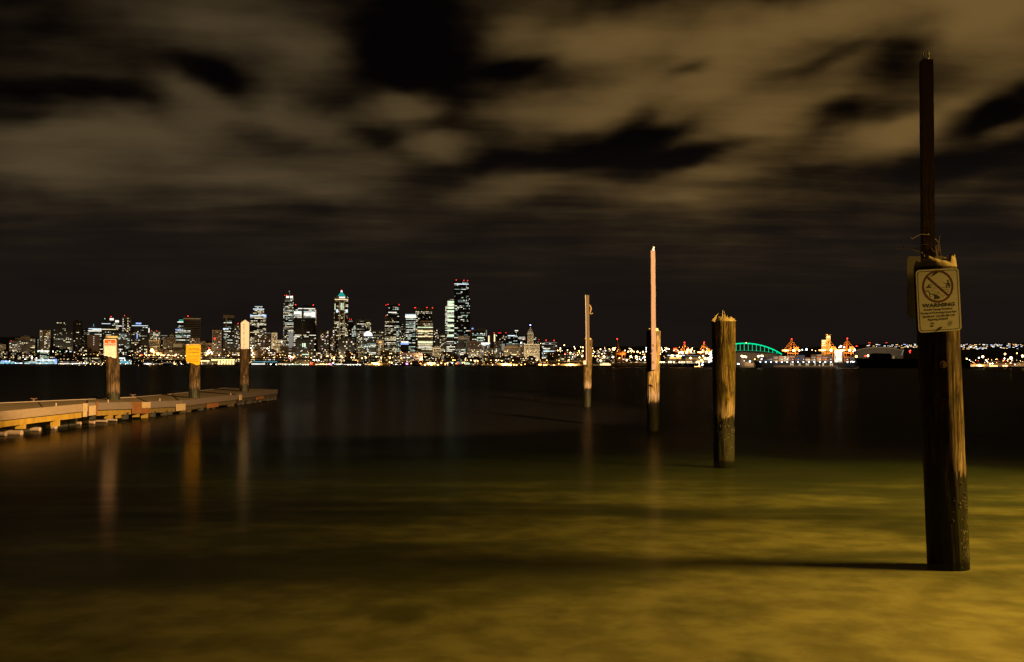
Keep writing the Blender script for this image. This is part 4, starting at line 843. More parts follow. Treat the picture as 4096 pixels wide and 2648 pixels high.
b.build('pyramid_roof', STRIP['teal'], tP)
b = MB(); b.tube([(mx_, 2 + w_, zt_), (mx_, 2 + w_, FP_.z(1161))], [2.6, 2.0], 8); b.build('lantern', glow('lantern_pink', (1, .72, .72), 2.6), tP)
bld('apartment_tower', 'brown slim tower with a red-lit cap right behind the pyramid-roofed tower', 2980, 'brown', [(1392, 1411, 1278)], RE(.10, 'warm'), [(1397, 1276, 'red', 1.1), (1404, 1277, 'red', 1.1)], [(1393, 1409, 1283, 1287, 'dimwhite')])
bld('glass_pavilion', 'small pointed roof with white lattice lights right of the pyramid-roofed tower', 2800, 'dark', [[(1406, 1470), (1424, 1470), (1424, 1320), (1418, 1299), (1414, 1306), (1406, 1320)]], (.8, 1, 'cool', 3.2, 2.2, [(0, .7, .2), (.7, 1, 1.1)]))
bld('office_tower', 'square-topped office tower with yellow windows behind the white domed building', 2900, 'grey', [(1425, 1484, 1278)], OF(.46, 'yellow', 2.2, fp=3.7))
tD, FD = bld('office_building', 'green-white lit building crowned by a glowing white dome', 2650, 'steel', [(1452, 1506, 1344)], OF(.60, 'cool', 3, [(0, .45, 1.5)]))
b = MB(); n_ = 14; xa, xb, zb_, zt_ = FD.x(1454), FD.x(1489), FD.z(1344), FD.z(1325)
for k in range(n_):
    t0, t1_ = PI * k / n_, PI * (k + 1) / n_; mx_ = (xa + xb) / 2; w_ = (xb - xa) / 2
    b.add([(mx_ - w_ * math.cos(t0), 0, zb_ + (zt_ - zb_) * math.sin(t0)), (mx_ - w_ * math.cos(t1_), 0, zb_ + (zt_ - zb_) * math.sin(t1_)), (mx_ - w_ * math.cos(t1_), 24, zb_ + (zt_ - zb_) * math.sin(t1_)), (mx_ - w_ * math.cos(t0), 24, zb_ + (zt_ - zb_) * math.sin(t0)), (mx_, 0, zb_), (mx_, 24, zb_)], [(0, 1, 2, 3), (0, 4, 1), (3, 2, 5)])
b.build('dome', glow('dome_glow', (.85, 1, .98), 1.7), tD)
bld('office_block', 'mid-height yellow-windowed block behind the dome building', 2850, 'grey', [(1488, 1534, 1322)], OF(.45, 'yellow', 2))
bld('office_building', 'pale block with a small orange-lit arch on its roof', 2600, 'white', [((1505, 1535, 1360, 1372), 'none', 'white'), (1512, 1535, 1370)], RE(.4, 'warm'), (), [(1515, 1526, 1366, 1371, 'sodium')])
bld('office_tower', 'black-topped tower with a wider yellow-windowed lower front and five red beacons', 2900, 'black', [((1544, 1597, 1221), OF(.10, 'cool', 3, [(.93, .97, 5), (.83, .87, 4)]), 'black'), ((1537, 1585, 1270), OF(.55, 'yellow', 2.2), 'grey'), ((1583, 1598, 1300), OF(.5, 'green', 2), 'black')], None, [(1542, 1220, 'red', 1.2), (1550, 1217.5, 'red', 1.5), (1595, 1218.5, 'red', 1.3), (1542, 1263, 'red', 1.3), (1563, 1262, 'red', 1.3)], [(1552, 1585, 1248, 1251.5, 'white'), (1570, 1588, 1227, 1230, 'dimwhite')])
bld('office_block', 'tan block between the black-topped tower and the white-crowned tower', 2950, 'tan', [(1597, 1622, 1294)], RE(.35, 'yellow'))
bld('office_tower', 'cool white tower with a brilliant white crown band', 2850, 'steel', [(1620, 1663, 1258)], OF(.68, 'cool', 3, fp=3.6), [(1625, 1279, 'red', .8)], [(1620, 1663, 1257, 1259, 'cool'), (1620, 1663, 1261, 1271, 'white')])
bld('office_tower', 'wide tan-topped tower under four red beacons, behind the hip-roofed striped tower', 2950, 'tan', [(1660, 1731, 1232), ((1660, 1728, 1240), OF(.36, 'yellow', 1.6), 'dark')], None, [(1657, 1231, 'red', 1.4), (1661, 1231, 'red', 1.4), (1707, 1229.5, 'red', 1.8), (1729, 1231, 'red', 1.8), (1690, 1254, 'red', 1.5)])
bld('office_tower', 'hip-roofed tower striped by fully lit floors', 2750, 'tan', [[(1669, 1470), (1731, 1470), (1731, 1290), (1718, 1283), (1684, 1283), (1669, 1290)]], OF(.40, 'yellow', 9, [(.78, .84, 2.2), (.70, .74, 2.2), (.62, .66, 2.2), (.50, .56, 2.4), (.44, .47, 2.2), (0, .28, .35)], fp=4.2), (), [(1669, 1731, 1308, 1311, 'pale'), (1669, 1731, 1323, 1326, 'warm'), (1672, 1731, 1344, 1346, 'warm'), (1672, 1730, 1367, 1371, 'pale')])
bld('office_block', 'dark blue-black block with a white lit top edge', 2550, 'black', [(1601, 1635, 1364)], None, (), [(1604, 1634, 1365, 1371, 'white'), (1602, 1634, 1372, 1378, 'blue')])
bld('apartment_block', 'dark apartment block at the foot of the pyramid-roofed tower, dotted with big windows', 2550, 'black', [(1353, 1419, 1354), (1365, 1400, 1350, 1356)], RE(.26, 'resi', fp=5.2, bw=4))
bld('apartment_block', 'grey block with mixed lights left of the dome building', 2600, 'grey', [(1425, 1455, 1340)], RE(.40, 'yellow'))
bld('office_building', 'small cream flat-fronted building below the dome', 2420, 'white', [(1425, 1460, 1408)], RE(.05, 'warm'))
bld('apartment_block', 'low wide row block with white windows right of the dome building', 2450, 'brown', [(1590, 1690, 1412)], RE(.38, 'white', fp=4.5, bw=4))
bld('apartment_tower', 'speckled white-lit tower right of the striped tower', 2850, 'grey', [(1732, 1757, 1312)], RE(.36, 'resi'))
bld('office_building', 'pale old bank-like block below the curved bright tower', 2500, 'white', [(1731, 1763, 1390)], RE(.10, 'warm'))
bld('office_block', 'yellow-grey block left of the curved bright tower', 2800, 'tan', [(1757, 1786, 1336), (1763, 1786, 1362)], RE(.40, 'yellow'))
bld('office_tower', 'curved-top tower blazing with pale yellow windows beside the tallest black tower', 2850, 'steel', [[(1778, 1470), (1816, 1470), (1816, 1194), (1806, 1194), (1797, 1199), (1787, 1212), (1778, 1240)], ((1781, 1821, 1376), OF(.75, 'white', 3), 'steel')], OF(.62, 'white', 4, fp=3.4, bw=2.3), (), [(1789, 1815, y, y + 7, 'pale') for y in (1204, 1215, 1228, 1241, 1262, 1279, 1300, 1318, 1338)])
bld('office_tower', 'tallest tower of the skyline, black with sparse lit floors and three red beacons', 3000, 'black', [(1815, 1880, 1189), (1815, 1875, 1125)], OF(.20, 'cool', 2.2, [(.955, .975, 3.6), (.90, .93, 2)], fp=4.0), [(1823, 1120, 'red', 1.5), (1854, 1120.5, 'red', 1.5), (1869, 1122, 'red', 1.5), (1880.5, 1323, 'red', 1.9)], [(1824, 1873, 1135, 1138, 'cool')])
bld('office_building', 'pale-framed block with a lit face at the foot of the tallest tower', 2600, 'white', [((1831, 1879, 1344), 'none', 'white'), ((1826, 1864, 1360), OF(.55, 'cool', 2.5), 'dark')], None, (), [(1853, 1874, 1354, 1356, 'dimwhite')])
bld('office_building', 'square pale-framed office with a bright white floor near its base', 2800, 'grey', [(1881, 1949, 1315), ((1887, 1942, 1322), OF(.46, 'cool', 2), 'dark')], None, (), [(1886, 1893, 1312, 1317, 'blue'), (1908, 1935, 1349, 1353, 'pale'), (1943, 1947, 1320, 1345, 'dimwhite')])
bld('apartment_block', 'long brown block with many amber windows right of the tallest tower', 2550, 'brown', [(1872, 1928, 1364)], RE(.50, 'yellow', [(.0, .65, 1.3), (.65, 1, .3)]), [(1881, 1365, 'white', .8), (1893, 1365, 'white', .8), (1905, 1365, 'white', .8)])
bld('office_building', 'block with a glaring white roof sign band and a green-lit pillar', 2500, 'dark', [(1925, 1960, 1372)], RE(.40, 'resi'), (), [(1924, 1960, 1370, 1376, 'white'), (1926, 1956, 1377, 1380, 'cool'), (1932, 1936, 1385, 1420, 'dimwhite')])
bld('stair_tower', 'white vertical light shaft right of the pale-framed office', 2750, 'grey', [(1950, 1962, 1340)], None, (), [(1953, 1957, 1343, 1370, 'warm')])
bld('office_building', 'grey roofline block with a vertical white light bar and a row of red beacons', 2850, 'grey', [(1972, 2027, 1333)], RE(.16, 'resi'), [(1976, 1331, 'red', 1.3), (1993, 1331.5, 'red', 1), (1998, 1332, 'red', 1), (2003, 1331.5, 'red', 1), (2023, 1331, 'red', 1.3), (2011, 1348, 'red', 1)], [(1975.5, 1980, 1337, 1367, 'warm')])
bld('hospital_building', 'long blue-green lit hillside building below a small white-topped turret', 2950, 'dark', [(2029, 2102, 1340), (2057, 2072, 1316)], OF(.42, 'cool', 3), [(2064, 1322, 'red', 1.4), (2065, 1320, 'white', 1.2), (2065, 1349, 'red', .9)], [(2059, 2072, 1321, 1324, 'white'), (2031, 2060, 1341, 1345, 'cool'), (2076, 2100, 1346, 1349, 'dimwhite')])
bld('office_building', 'greenish glass office in front of the long hillside building', 2800, 'dark', [(2022, 2076, 1355)], OF(.62, 'green', 2.4))
tS, FS = bld('clock_tower_building', 'old white stone tower with a pointed pyramid roof and a blue-white light on its tip', 2500, 'white', [(2110, 2133, 1331), (2097, 2158, 1376), (2099, 2117, 1376)], RE(.03, 'warm', fp=3.4, bw=2.2), [(2121, 1300, 'indigo', 2.1)], [(2111, 2132, 1330, 1332, 'dimwhite'), (2112, 2116, 1322, 1327, 'dimwarm')])
b = MB(); a_, c_ = FS.x(2110), FS.x(2133); zb_, zt_ = FS.z(1331), FS.z(1305); mx_, w_ = (a_ + c_) / 2, (c_ - a_) / 2
b.add([(mx_ - w_, 0, zb_), (mx_ + w_, 0, zb_), (mx_ + w_, 2 * w_, zb_), (mx_ - w_, 2 * w_, zb_), (mx_, w_, zt_)], [(0, 1, 4), (1, 2, 4), (2, 3, 4), (3, 0, 4)]); b.build('pyramid_roof', WALL['white'], tS)
for x in (2100, 2125, 2150):
    flood('unseen_facade_spot', FS.pt(x, 1440, -46), 26000, (1, .72, .36), tS, 1.0)
bld('office_block', 'pale block behind the right shoulder of the old white stone tower', 2700, 'white', [(2133, 2146, 1340), (2133, 2156, 1360)], RE(.25, 'cool'), [(2156, 1358, 'red', 1), (2100, 1356, 'red', .9)])
bld('office_building', 'tan office with paired tall windows left of the long brown-windowed block', 2600, 'tan', [(1976, 2006, 1366), (1960, 2005, 1392)], RE(.26, 'yellow'), (), [(2006, 2019, 1375, 1402, 'dimwhite')])
bld('office_building', 'broad tan-grey block with pilasters left of the old white stone tower', 2550, 'tan', [(2016, 2098, 1387), (2024, 2096, 1380, 1389)], RE(.20, 'warm', bw=4.2), [(2041, 1384, 'white', 1.4), (2083, 1372, 'white', 2.2)], [(2046, 2066, 1417, 1420, 'warm')])
bld('office_building', 'low curved-roof office with two bright red beacons right of the old white stone tower', 2600, 'dark', [[(2166, 1470), (2231, 1470), (2231, 1370), (2215, 1366), (2185, 1366), (2166, 1371)]], OF(.24, 'cool', 3), [(2184, 1361, 'red', 2.0), (2216, 1361.5, 'red', 2.0), (2162, 1374, 'warm', 1.5)], [(2174, 2226, 1369, 1371, 'dimwhite'), (2172, 2222, 1376, 1378, 'dimwhite'), (2172, 2224, 1403, 1406, 'cool'), (2222, 2227, 1382, 1385, 'white')])
bld('warehouse', 'small yellow-lit brick warehouse pair under the curved-roof office', 2350, 'tan', [(2188, 2204, 1411), (2203, 2232, 1408)], RE(.06, 'orange'))
for (x, w_, nm_) in ((2275, 18, 'first apartment block right of the curved-roof office, on the lamp-dotted hillside'), (2296, 14, 'second apartment block right of the curved-roof office, on the lamp-dotted hillside'), (2320, 16, 'apartment block just left of the farthest pile on the lamp-dotted hillside'), (2410, 26, 'apartment block just right of the farthest pile on the lamp-dotted hillside'), (2440, 22, 'apartment block nearest the dark raised crane on the lamp-dotted hillside')):
    bld('apartment_block', nm_, 2900, 'grey', [(x - w_, x + w_, rngW.uniform(1392, 1402))], RE(.35, 'resi'), group='hillside apartment blocks by the farthest pile')

# --- second row: lower blocks that fill the gaps between the towers and the waterfront
LOWS = [(0, 60, 1402, 'brown', 'warm', .3), (55, 125, 1408, 'grey', 'resi', .4), (118, 150, 1396, 'tan', 'orange', .2), (196, 262, 1388, 'brown', 'warm', .2), (255, 300, 1395, 'tan', 'warm', .12), (290, 350, 1372, 'grey', 'resi', .35), (330, 400, 1392, 'tan', 'warm', .15), (395, 440, 1385, 'grey', 'resi', .3),
        (470, 540, 1384, 'dark', 'cool', .3), (535, 598, 1372, 'brown', 'resi', .35), (630, 690, 1392, 'brown', 'warm', .25), (660, 745, 1398, 'grey', 'warm', .12), (800, 850, 1392, 'grey', 'warm', .22), (885, 960, 1392, 'brown', 'resi', .3), (925, 1000, 1404, 'grey', 'resi', .25), (1000, 1060, 1398, 'brown', 'warm', .3),
        (1055, 1135, 1400, 'brown', 'resi', .34), (1120, 1180, 1386, 'grey', 'resi', .26), (1236, 1290, 1394, 'grey', 'resi', .36), (1290, 1356, 1396, 'tan', 'warm', .35), (1380, 1430, 1404, 'brown', 'resi', .3), (1455, 1530, 1414, 'grey', 'yellow', .4), (1520, 1600, 1404, 'tan', 'warm', .3), (1690, 1760, 1418, 'brown', 'resi', .3),
        (1760, 1835, 1408, 'tan', 'yellow', .35), (1840, 1930, 1420, 'dark', 'cool', .3), (1925, 2010, 1422, 'grey', 'warm', .3), (2005, 2110, 1424, 'brown', 'resi', .25), (2100, 2200, 1428, 'grey', 'warm', .2), (2215, 2345, 1420, 'tan', 'warm', .2)]
PLACES = ['before the far end of the skyline', 'under the arched-crown tower', 'near the windowless brown block', 'behind the no moorage sign', 'around the amber masonry building', 'below the grid-faced tower', 'behind the retrieval board', 'under the slender twin-crown tower', 'under the pyramid-roofed tower', 'under the white dome', 'under the black-topped tower', 'under the striped tower', 'under the tallest black tower', 'left of the old white stone tower', 'right of the old white stone tower']
def place(x): return PLACES[max(0, min(14, int((x - 0) / 2250 * 15)))]
WN = {'brown': 'brown brick', 'grey': 'grey', 'tan': 'tan', 'dark': 'dark glass'}
for i, (x0, x1, yt, wl, pal, f_) in enumerate(LOWS):
    k = rngW.uniform(.35, .65); xm = x0 + (x1 - x0) * k
    bld('city_block', 'low %s city block with %s windows %s' % (('narrow ' if x1 - x0 < 60 else 'broad ') + WN[wl], {'warm': 'amber', 'resi': 'mixed', 'cool': 'blue-white', 'yellow': 'yellow', 'orange': 'orange'}[pal], place((x0 + x1) / 2)), 2230 + 9 * (i % 5), wl, [(x0, xm, yt), (xm, x1, yt + rngW.uniform(4, 14))], RE(f_, pal, fp=3.6, bw=3.2), group='low city blocks under the towers', depth=26)

# --- elevated road along the waterfront and the piers in front of it
def long_road(x0, x1, y, Y, label, col):
    F = Frame((x0 + x1) / 2, Y); t = empty('elevated_road', F.loc, -F.az, label, 'elevated road')
    z = F.z(y); b = MB(); b.box((0, 0, z), (F.x(x1) - F.x(x0), 14, 1.5)); b.box((0, -6.6, z + 1.2), (F.x(x1) - F.x(x0), .3, 1.0)); b.build('road_deck', ROADM, t)
    b = MB(); b.box((0, 0, z - 6.5), (F.x(x1) - F.x(x0), 13, 1.3)); b.build('lower_deck', ROADM, t)
    n = int((F.x(x1) - F.x(x0)) / 18)
    for k in range(n):
        x = F.x(x0) + (k + .5) * (F.x(x1) - F.x(x0)) / n; b = MB(); b.box((x, -5, z / 2), (1.2, 1.2, z)); b.box((x, 5, z / 2), (1.2, 1.2, z)); b.build('column', ROADM, t)
    return t
long_road(270, 1000, 1427, 2020, 'double-deck elevated road behind the dock signs', None)
long_road(1000, 1660, 1436, 1900, 'double-deck elevated road below the pyramid-roofed tower', None)
long_road(1660, 2340, 1446, 1720, 'double-deck elevated road below the old white stone tower', None)

def pier(label, x0, x1, yt, wall, pal, f, strips=(), Y=None, name='pier_shed', yb=1470, fp=3.0, bw=2.6):
    Y = Y or shoreY((x0 + x1) / 2) + 8
    F = Frame((x0 + x1) / 2, Y); t = empty(name, F.loc - Vector((0, 0, 1.0)), -F.az, label, 'pier building')
    za, zb_ = 0.0, F.z(yt) + 1.0; xa, xb = F.x(x0), F.x(x1); h = zb_ - za
    b = MB(); b.prism([(xa, 0, za), (xb, 0, za), (xb, 0, za + h * .72), (xa, 0, za + h * .72)], (0, 26, 0)); b.build('wall', WALL[wall], t)
    b = MB(); b.prism([(xa - .4, -.4, za + h * .73), (xa - .4, 26.4, za + h * .73), (xa - .4, 13, zb_)], (xb - xa + .8, 0, 0)); b.build('roof', WALL['dark'], t)
    if f:
        wb = MB(); windows(wb, [(xa, za - 1.2), (xb, za - 1.2), (xb, za + h * .74), (xa, za + h * .74)], 0, (f, 3, pal, fp, bw)); 
        if wb.v: wb.build('window', GL, t, 'stuff')
    for (a, c, y0, y1, mt) in strips:
        b = MB(); z0_, z1_ = F.z(y1) + 1.0, F.z(y0) + 1.0; b.box(((F.x(a) + F.x(c)) / 2, -.45, (z0_ + z1_) / 2), (F.x(c) - F.x(a), .4, max(.35, z1_ - z0_))); b.build('lit_strip', STRIP[mt], t)
    return t, F
pier('long blue and cyan lit pier at the far end of the waterfront', -30, 92, 1436, 'steel', 'blue', .55, [(0, 60, 1449, 1454, 'cyan'), (60, 90, 1451, 1454, 'cool'), (5, 30, 1442, 1445, 'blue')])
pier('cyan lit pier shed with white lights beside the long blue pier', 94, 232, 1438, 'steel', 'cool', .6, [(100, 228, 1449, 1453, 'cyan'), (140, 215, 1438, 1443, 'cool'), (214, 228, 1436, 1452, 'blue')])
bld('terminal_building', 'wide terminal with a white lit roof edge and green-white windows above the cyan pier', 2260, 'dark', [(157, 290, 1402), ((145, 160, 1398, 1470), 'none', 'grey')], OF(.62, 'green', 2, fp=3.0, bw=2.2), (), [(150, 222, 1402, 1406, 'white'), (222, 285, 1404, 1407, 'cool'), (172, 288, 1431, 1434, 'dimwhite')], depth=30)
pier('grey pier shed with dim arches right of the cyan pier', 232, 335, 1440, 'grey', 'warm', .3, [(236, 330, 1447, 1449, 'dimwhite'), (238, 330, 1453, 1456, 'white')])
bld('waterfront_building', 'green-windowed waterfront building left of the no moorage pile', 2180, 'tan', [(328, 420, 1426)], RE(.55, 'yellow', fp=3, bw=3))
pier('blue-white lit pier shed just right of the no moorage pile', 470, 530, 1428, 'steel', 'cool', .8, [(474, 500, 1430, 1436, 'cool'), (480, 520, 1444, 1452, 'cyan')])
pier('dark pier shed with sparse lights between the no moorage and caution piles', 530, 640, 1436, 'dark', 'resi', .4, [(575, 600, 1453, 1458, 'white')])
pier('dim pier shed left of the caution pile', 640, 745, 1438, 'dark', 'resi', .35, [(652, 690, 1450, 1452, 'dimwhite')])
pier('row of amber lit pier fronts right of the caution pile', 800, 870, 1434, 'tan', 'warm', .5, [(802, 838, 1441, 1446, 'warm'), (845, 870, 1439, 1443, 'bright')])
pier('blazing yellow pier hall with bright lit columns left of the retrieval pile', 868, 942, 1432, 'tan', 'yellow', .5, [(872 + 11.5 * i, 879 + 11.5 * i, 1440, 1458, 'bright') for i in range(6)] + [(845, 940, 1437, 1440, 'bright')])
pier('pale pier shed with a teal roof line and a row of white lamps', 1000, 1110, 1440, 'steel', 'cool', .15, [(1003, 1110, 1446, 1448, 'cyan'), (1006, 1060, 1454, 1458, 'white')])
pier('dark pier shed under the slender twin-crown tower', 1110, 1180, 1442, 'dark', 'warm', .4, [(1115, 1180, 1452, 1455, 'dimwarm')])
pier('long sand-coloured pier with a bright yellow-white lamp row', 1176, 1246, 1438, 'white', 'yellow', .4, [(1186, 1240, 1440, 1442, 'dimwarm'), (1150, 1240, 1457, 1461, 'pale')])
pier('red and amber lit restaurant pier left of the white-lamped ferry dock', 1238, 1330, 1448, 'brown', 'orange', .6, [(1240, 1250, 1450, 1460, 'red'), (1262, 1322, 1456, 1459, 'warm')])
pier('ferry dock with a row of white lamps below the pyramid-roofed tower', 1334, 1450, 1446, 'dark', 'white', .4, [(1345, 1360, 1458, 1462, 'white'), (1374, 1445, 1457, 1461, 'white')])
pier('amber pier shed below the white dome', 1455, 1560, 1446, 'tan', 'warm', .35, [(1470, 1530, 1460, 1463, 'sodium')])
pier('dark curved-roof pier with a magenta lamp', 1562, 1650, 1448, 'black', 'dim', .3)
pier('amber-lit pier sheds below the striped tower', 1650, 1790, 1444, 'brown', 'warm', .45, [(1690, 1760, 1460, 1463, 'sodium')])
pier('low pier buildings with amber fronts left of the old white stone tower', 1905, 2110, 1450, 'tan', 'warm', .35, [(1935, 2030, 1459, 1463, 'dimwarm')])
pier('low amber quay buildings right of the old white stone tower', 2110, 2345, 1452, 'tan', 'orange', .30, [(2150, 2180, 1460, 1464, 'dimwarm'), (2200, 2225, 1461, 1466, 'sodium')])
# a moored ferry with two lit decks
F = Frame(1880, 1500); t = empty('ferry', F.loc - Vector((0, 0, 1.9)), -F.az, 'white ferry with bright lit decks moored below the tallest tower', 'ferry')
b = MB(); b.prism([(F.x(1856), -6, 0), (F.x(1906), -6, 0), (F.x(1909), -6, 2.6), (F.x(1853), -6, 2.6)], (0, 12, 0)); b.build('hull', WALL['white'], t)
b = MB(); b.box((0, 0, 4.2), (F.x(1903) - F.x(1858), 10, 3.0)); b.build('deckhouse', WALL['white'], t); b = MB(); b.box((F.x(1874), 0, 7.0), (9, 7, 2.4)); b.build('wheelhouse', WALL['white'], t)
for (a, c, z, mt) in ((1859, 1880, 3.6, 'pale'), (1884, 1902, 3.6, 'dimwhite'), (1860, 1878, 5.0, 'pale')): b = MB(); b.box(((F.x(a) + F.x(c)) / 2, -5.2, z), (F.x(c) - F.x(a), .3, .8)); b.build('window_row', STRIP[mt], t)

# ------------------------------------------------------------------ street lamps, quay lamps and other single lights
def lamp(px, py, col='warm', r=1.0, Y=None, label=None, group=None, pw=0, lc=None, name='street_lamp'):
    Y = Y or shoreY(px) + 4; g = P(px, py, Y); t = empty(name, (g.x, g.y, 2.0 if g.z > 4 else 0.6), 0, label, 'street lamp', group); zl = g.z - t.location.z
    b = MB(); b.tube([(0, 0.5, 0), (0, .5, zl + .4)], [.14, .09], 5); b.build('pole', M_DARKST, t)
    b = MB(); b.ball((0, 0, zl), r * Y / 2000, 8); b.build('luminaire', LAMPM[col], t)
    if pw: flood('lamp_light', (0, 1.5, zl), pw * .5, lc or (1, .58, .20), t, .5)
    return t
LCOL = {'sodium': 'amber', 'warm': 'yellowish', 'white': 'white', 'cool': 'blue-white', 'blue': 'blue', 'cyan': 'cyan', 'red': 'red', 'magenta': 'magenta', 'orange': 'orange', 'green': 'green', 'indigo': 'indigo'}
def lamps(label, group, items, **kw):
    for i, it in enumerate(sorted(items, key=lambda q_: (q_[0], q_[1]))):
        px, py, col, r = it[:4]; k = dict(kw)
        if len(it) > 4: k['pw'] = it[4]
        sz = 'glaring' if r >= 2.4 else 'bright' if r >= 1.7 else 'small' if r >= 1.1 else 'tiny'
        lamp(px, py, col, r * .8, label='%s %s lamp, %s among the %s' % (sz, LCOL[col], fromleft(i), group), group=group, **k)
lamps('blue-white quay lamp along the blue and cyan pier', 'quay lamps on the blue pier', [(7, 1441, 'cyan', 1.2), (24, 1445, 'blue', 1.5), (38, 1445, 'cool', 1.3), (62, 1452, 'cool', .9), (84, 1453, 'cool', .9), (100, 1438, 'white', 1.4), (145, 1441, 'cool', 1.4), (172, 1442, 'cool', 1.3), (196, 1442, 'cool', 1.4), (216, 1442, 'cyan', 1.2), (120, 1454, 'cool', .8), (160, 1454, 'cool', .8), (185, 1454, 'blue', .8)])
lamps('large white lamp over the terminal above the cyan pier', 'terminal lamps', [(128, 1430, 'white', 1.9), (146, 1432, 'white', 1.1), (152, 1406, 'green', 1.0), (168, 1406, 'white', .8), (184, 1406, 'cool', .9), (212, 1406, 'white', 1.3), (240, 1406, 'green', .7), (266, 1406, 'cool', .8)])
lamps('white water-edge lamp between the cyan pier and the no moorage pile', 'water-edge lamps before the no moorage pile', [(246, 1454, 'cool', 1.7), (262, 1456, 'white', .9), (290, 1456, 'white', .8), (318, 1453, 'warm', .9), (336, 1453, 'white', 1.3), (346, 1454, 'cool', 1.1), (362, 1456, 'warm', .9), (378, 1455, 'warm', .9), (395, 1456, 'warm', .8), (410, 1456, 'warm', .8)])
lamps('white water-edge lamp between the no moorage and caution piles', 'water-edge lamps before the caution pile', [(480, 1432, 'white', 1.3), (490, 1434, 'white', 1.5), (499, 1441, 'white', 1.2), (478, 1452, 'cool', 1.0), (486, 1444, 'cool', 1.1), (502, 1455, 'white', .8), (540, 1456, 'white', .8), (560, 1456, 'warm', .9), (591, 1457, 'white', 2.3), (614, 1458, 'white', .9), (640, 1456, 'warm', .8), (663, 1457, 'warm', .8), (700, 1456, 'warm', .9), (725, 1455, 'white', .9)])
lamps('sodium street lamp of the bright orange cluster on the hill road left of the caution sign', 'sodium lamps on the hill road', [(608, 1401, 'sodium', 4.0, 300000), (632, 1415, 'sodium', 3.4, 200000), (616, 1409, 'sodium', 2.2), (646, 1420, 'sodium', 1.9), (700, 1423, 'sodium', 1.8), (597, 1421, 'warm', 1.5), (586, 1423, 'sodium', 1.4), (655, 1423, 'warm', 1.7, 120000), (674, 1421, 'warm', 1.5), (690, 1426, 'warm', 1.6, 120000), (705, 1419, 'warm', 1.4), (713, 1428, 'warm', 1.5), (620, 1425, 'sodium', 1.2), (563, 1420, 'red', 1.5), (567, 1420, 'red', 1.5), (742, 1424, 'warm', 1.3), (642, 1428, 'warm', 1.2), (668, 1430, 'warm', 1.0), (725, 1424, 'warm', 1.2)], Y=2120)
lamps('pinkish white floodlight of the bright cluster between the caution and retrieval signs', 'floodlights between the caution and retrieval signs', [(827, 1413, 'warm', 1.6), (833, 1405, 'white', 1.5), (838, 1399, 'warm', 1.5), (843, 1408, 'warm', 1.6), (848, 1414, 'warm', 1.6, 120000), (836, 1412, 'white', 1.5), (830, 1417, 'sodium', 1.3), (836, 1392, 'red', .8)], Y=2150)
lamps('white lamp in the bright cluster just right of the retrieval board', 'floodlights right of the retrieval board', [(1004, 1392, 'white', 1.5), (1008, 1402, 'warm', 1.5), (1012, 1412, 'warm', 1.7, 120000), (1007, 1420, 'white', 1.3), (1014, 1428, 'sodium', 1.4), (1010, 1384, 'white', 1.0), (1070, 1394, 'white', 1.4), (1126, 1367, 'cool', 1.3), (1076, 1402, 'cool', 1.2)], Y=2160)
lamps('bright lamp at the foot of the slender twin-crown tower', 'lamps below the slender tower', [(1158, 1424, 'white', 1.7), (1165, 1428, 'warm', 1.7, 120000), (1172, 1430, 'warm', 1.5), (1178, 1426, 'sodium', 1.2), (1160, 1434, 'magenta', 1.1), (1132, 1445, 'white', 1.2), (1160, 1447, 'white', 1.4), (1176, 1449, 'white', 1.2), (1255, 1440, 'white', 1.2), (1266, 1441, 'white', 1.2), (1275, 1441, 'white', 1.1)], Y=1880)
lamps('lamp in the yellow-white row on the quay under the bright white tower', 'quay lamps under the bright white tower', [(1083, 1458, 'white', 1.4), (1105, 1458, 'white', 1.2), (1120, 1459, 'warm', 1.2), (1142, 1460, 'white', 1.4), (1158, 1459, 'white', 1.1), (1170, 1457, 'white', 1.3), (1186, 1459, 'white', 1.2), (1198, 1459, 'warm', 1.2), (1212, 1459, 'white', 1.1), (1222, 1459, 'warm', 1.1), (1232, 1458, 'white', 1.2), (1245, 1456, 'orange', 2.2), (1258, 1458, 'sodium', 1.0), (1272, 1458, 'sodium', .9), (1282, 1457, 'sodium', 1.0), (1294, 1457, 'sodium', 1.0), (1306, 1457, 'sodium', .9)])
lamps('coloured or white lamp on the quay under the pyramid-roofed tower', 'quay lamps under the pyramid-roofed tower', [(1318, 1455, 'magenta', 1.4), (1326, 1460, 'magenta', 1.3), (1332, 1452, 'white', 1.4), (1335, 1437, 'warm', 1.6, 90000), (1349, 1461, 'white', 1.3), (1357, 1460, 'white', 1.2), (1378, 1461, 'white', 1.3), (1392, 1460, 'warm', 1.1), (1402, 1460, 'white', 1.1), (1414, 1461, 'white', 1.2), (1428, 1460, 'white', 1.1), (1440, 1460, 'cool', 1.1), (1447, 1466, 'cyan', 1.0), (1365, 1425, 'sodium', 1.9, 120000), (1406, 1430, 'warm', 1.1), (1448, 1433, 'warm', 1.2), (1310, 1424, 'sodium', 1.5), (1336, 1430, 'sodium', 1.4)])
lamps('amber quay lamp under the white dome', 'quay lamps under the white dome', [(1503, 1456, 'warm', 2.4, 120000), (1515, 1461, 'sodium', 1.7), (1488, 1452, 'sodium', 1.1), (1491, 1464, 'sodium', 1.3), (1458, 1463, 'warm', 1.3), (1470, 1462, 'sodium', 1.0), (1505, 1427, 'warm', 1.1), (1560, 1430, 'sodium', 1.4), (1558, 1448, 'sodium', 1.3), (1567, 1452, 'warm', 1.0), (1584, 1457, 'cool', 1.0), (1506, 1466, 'orange', 1.1)])
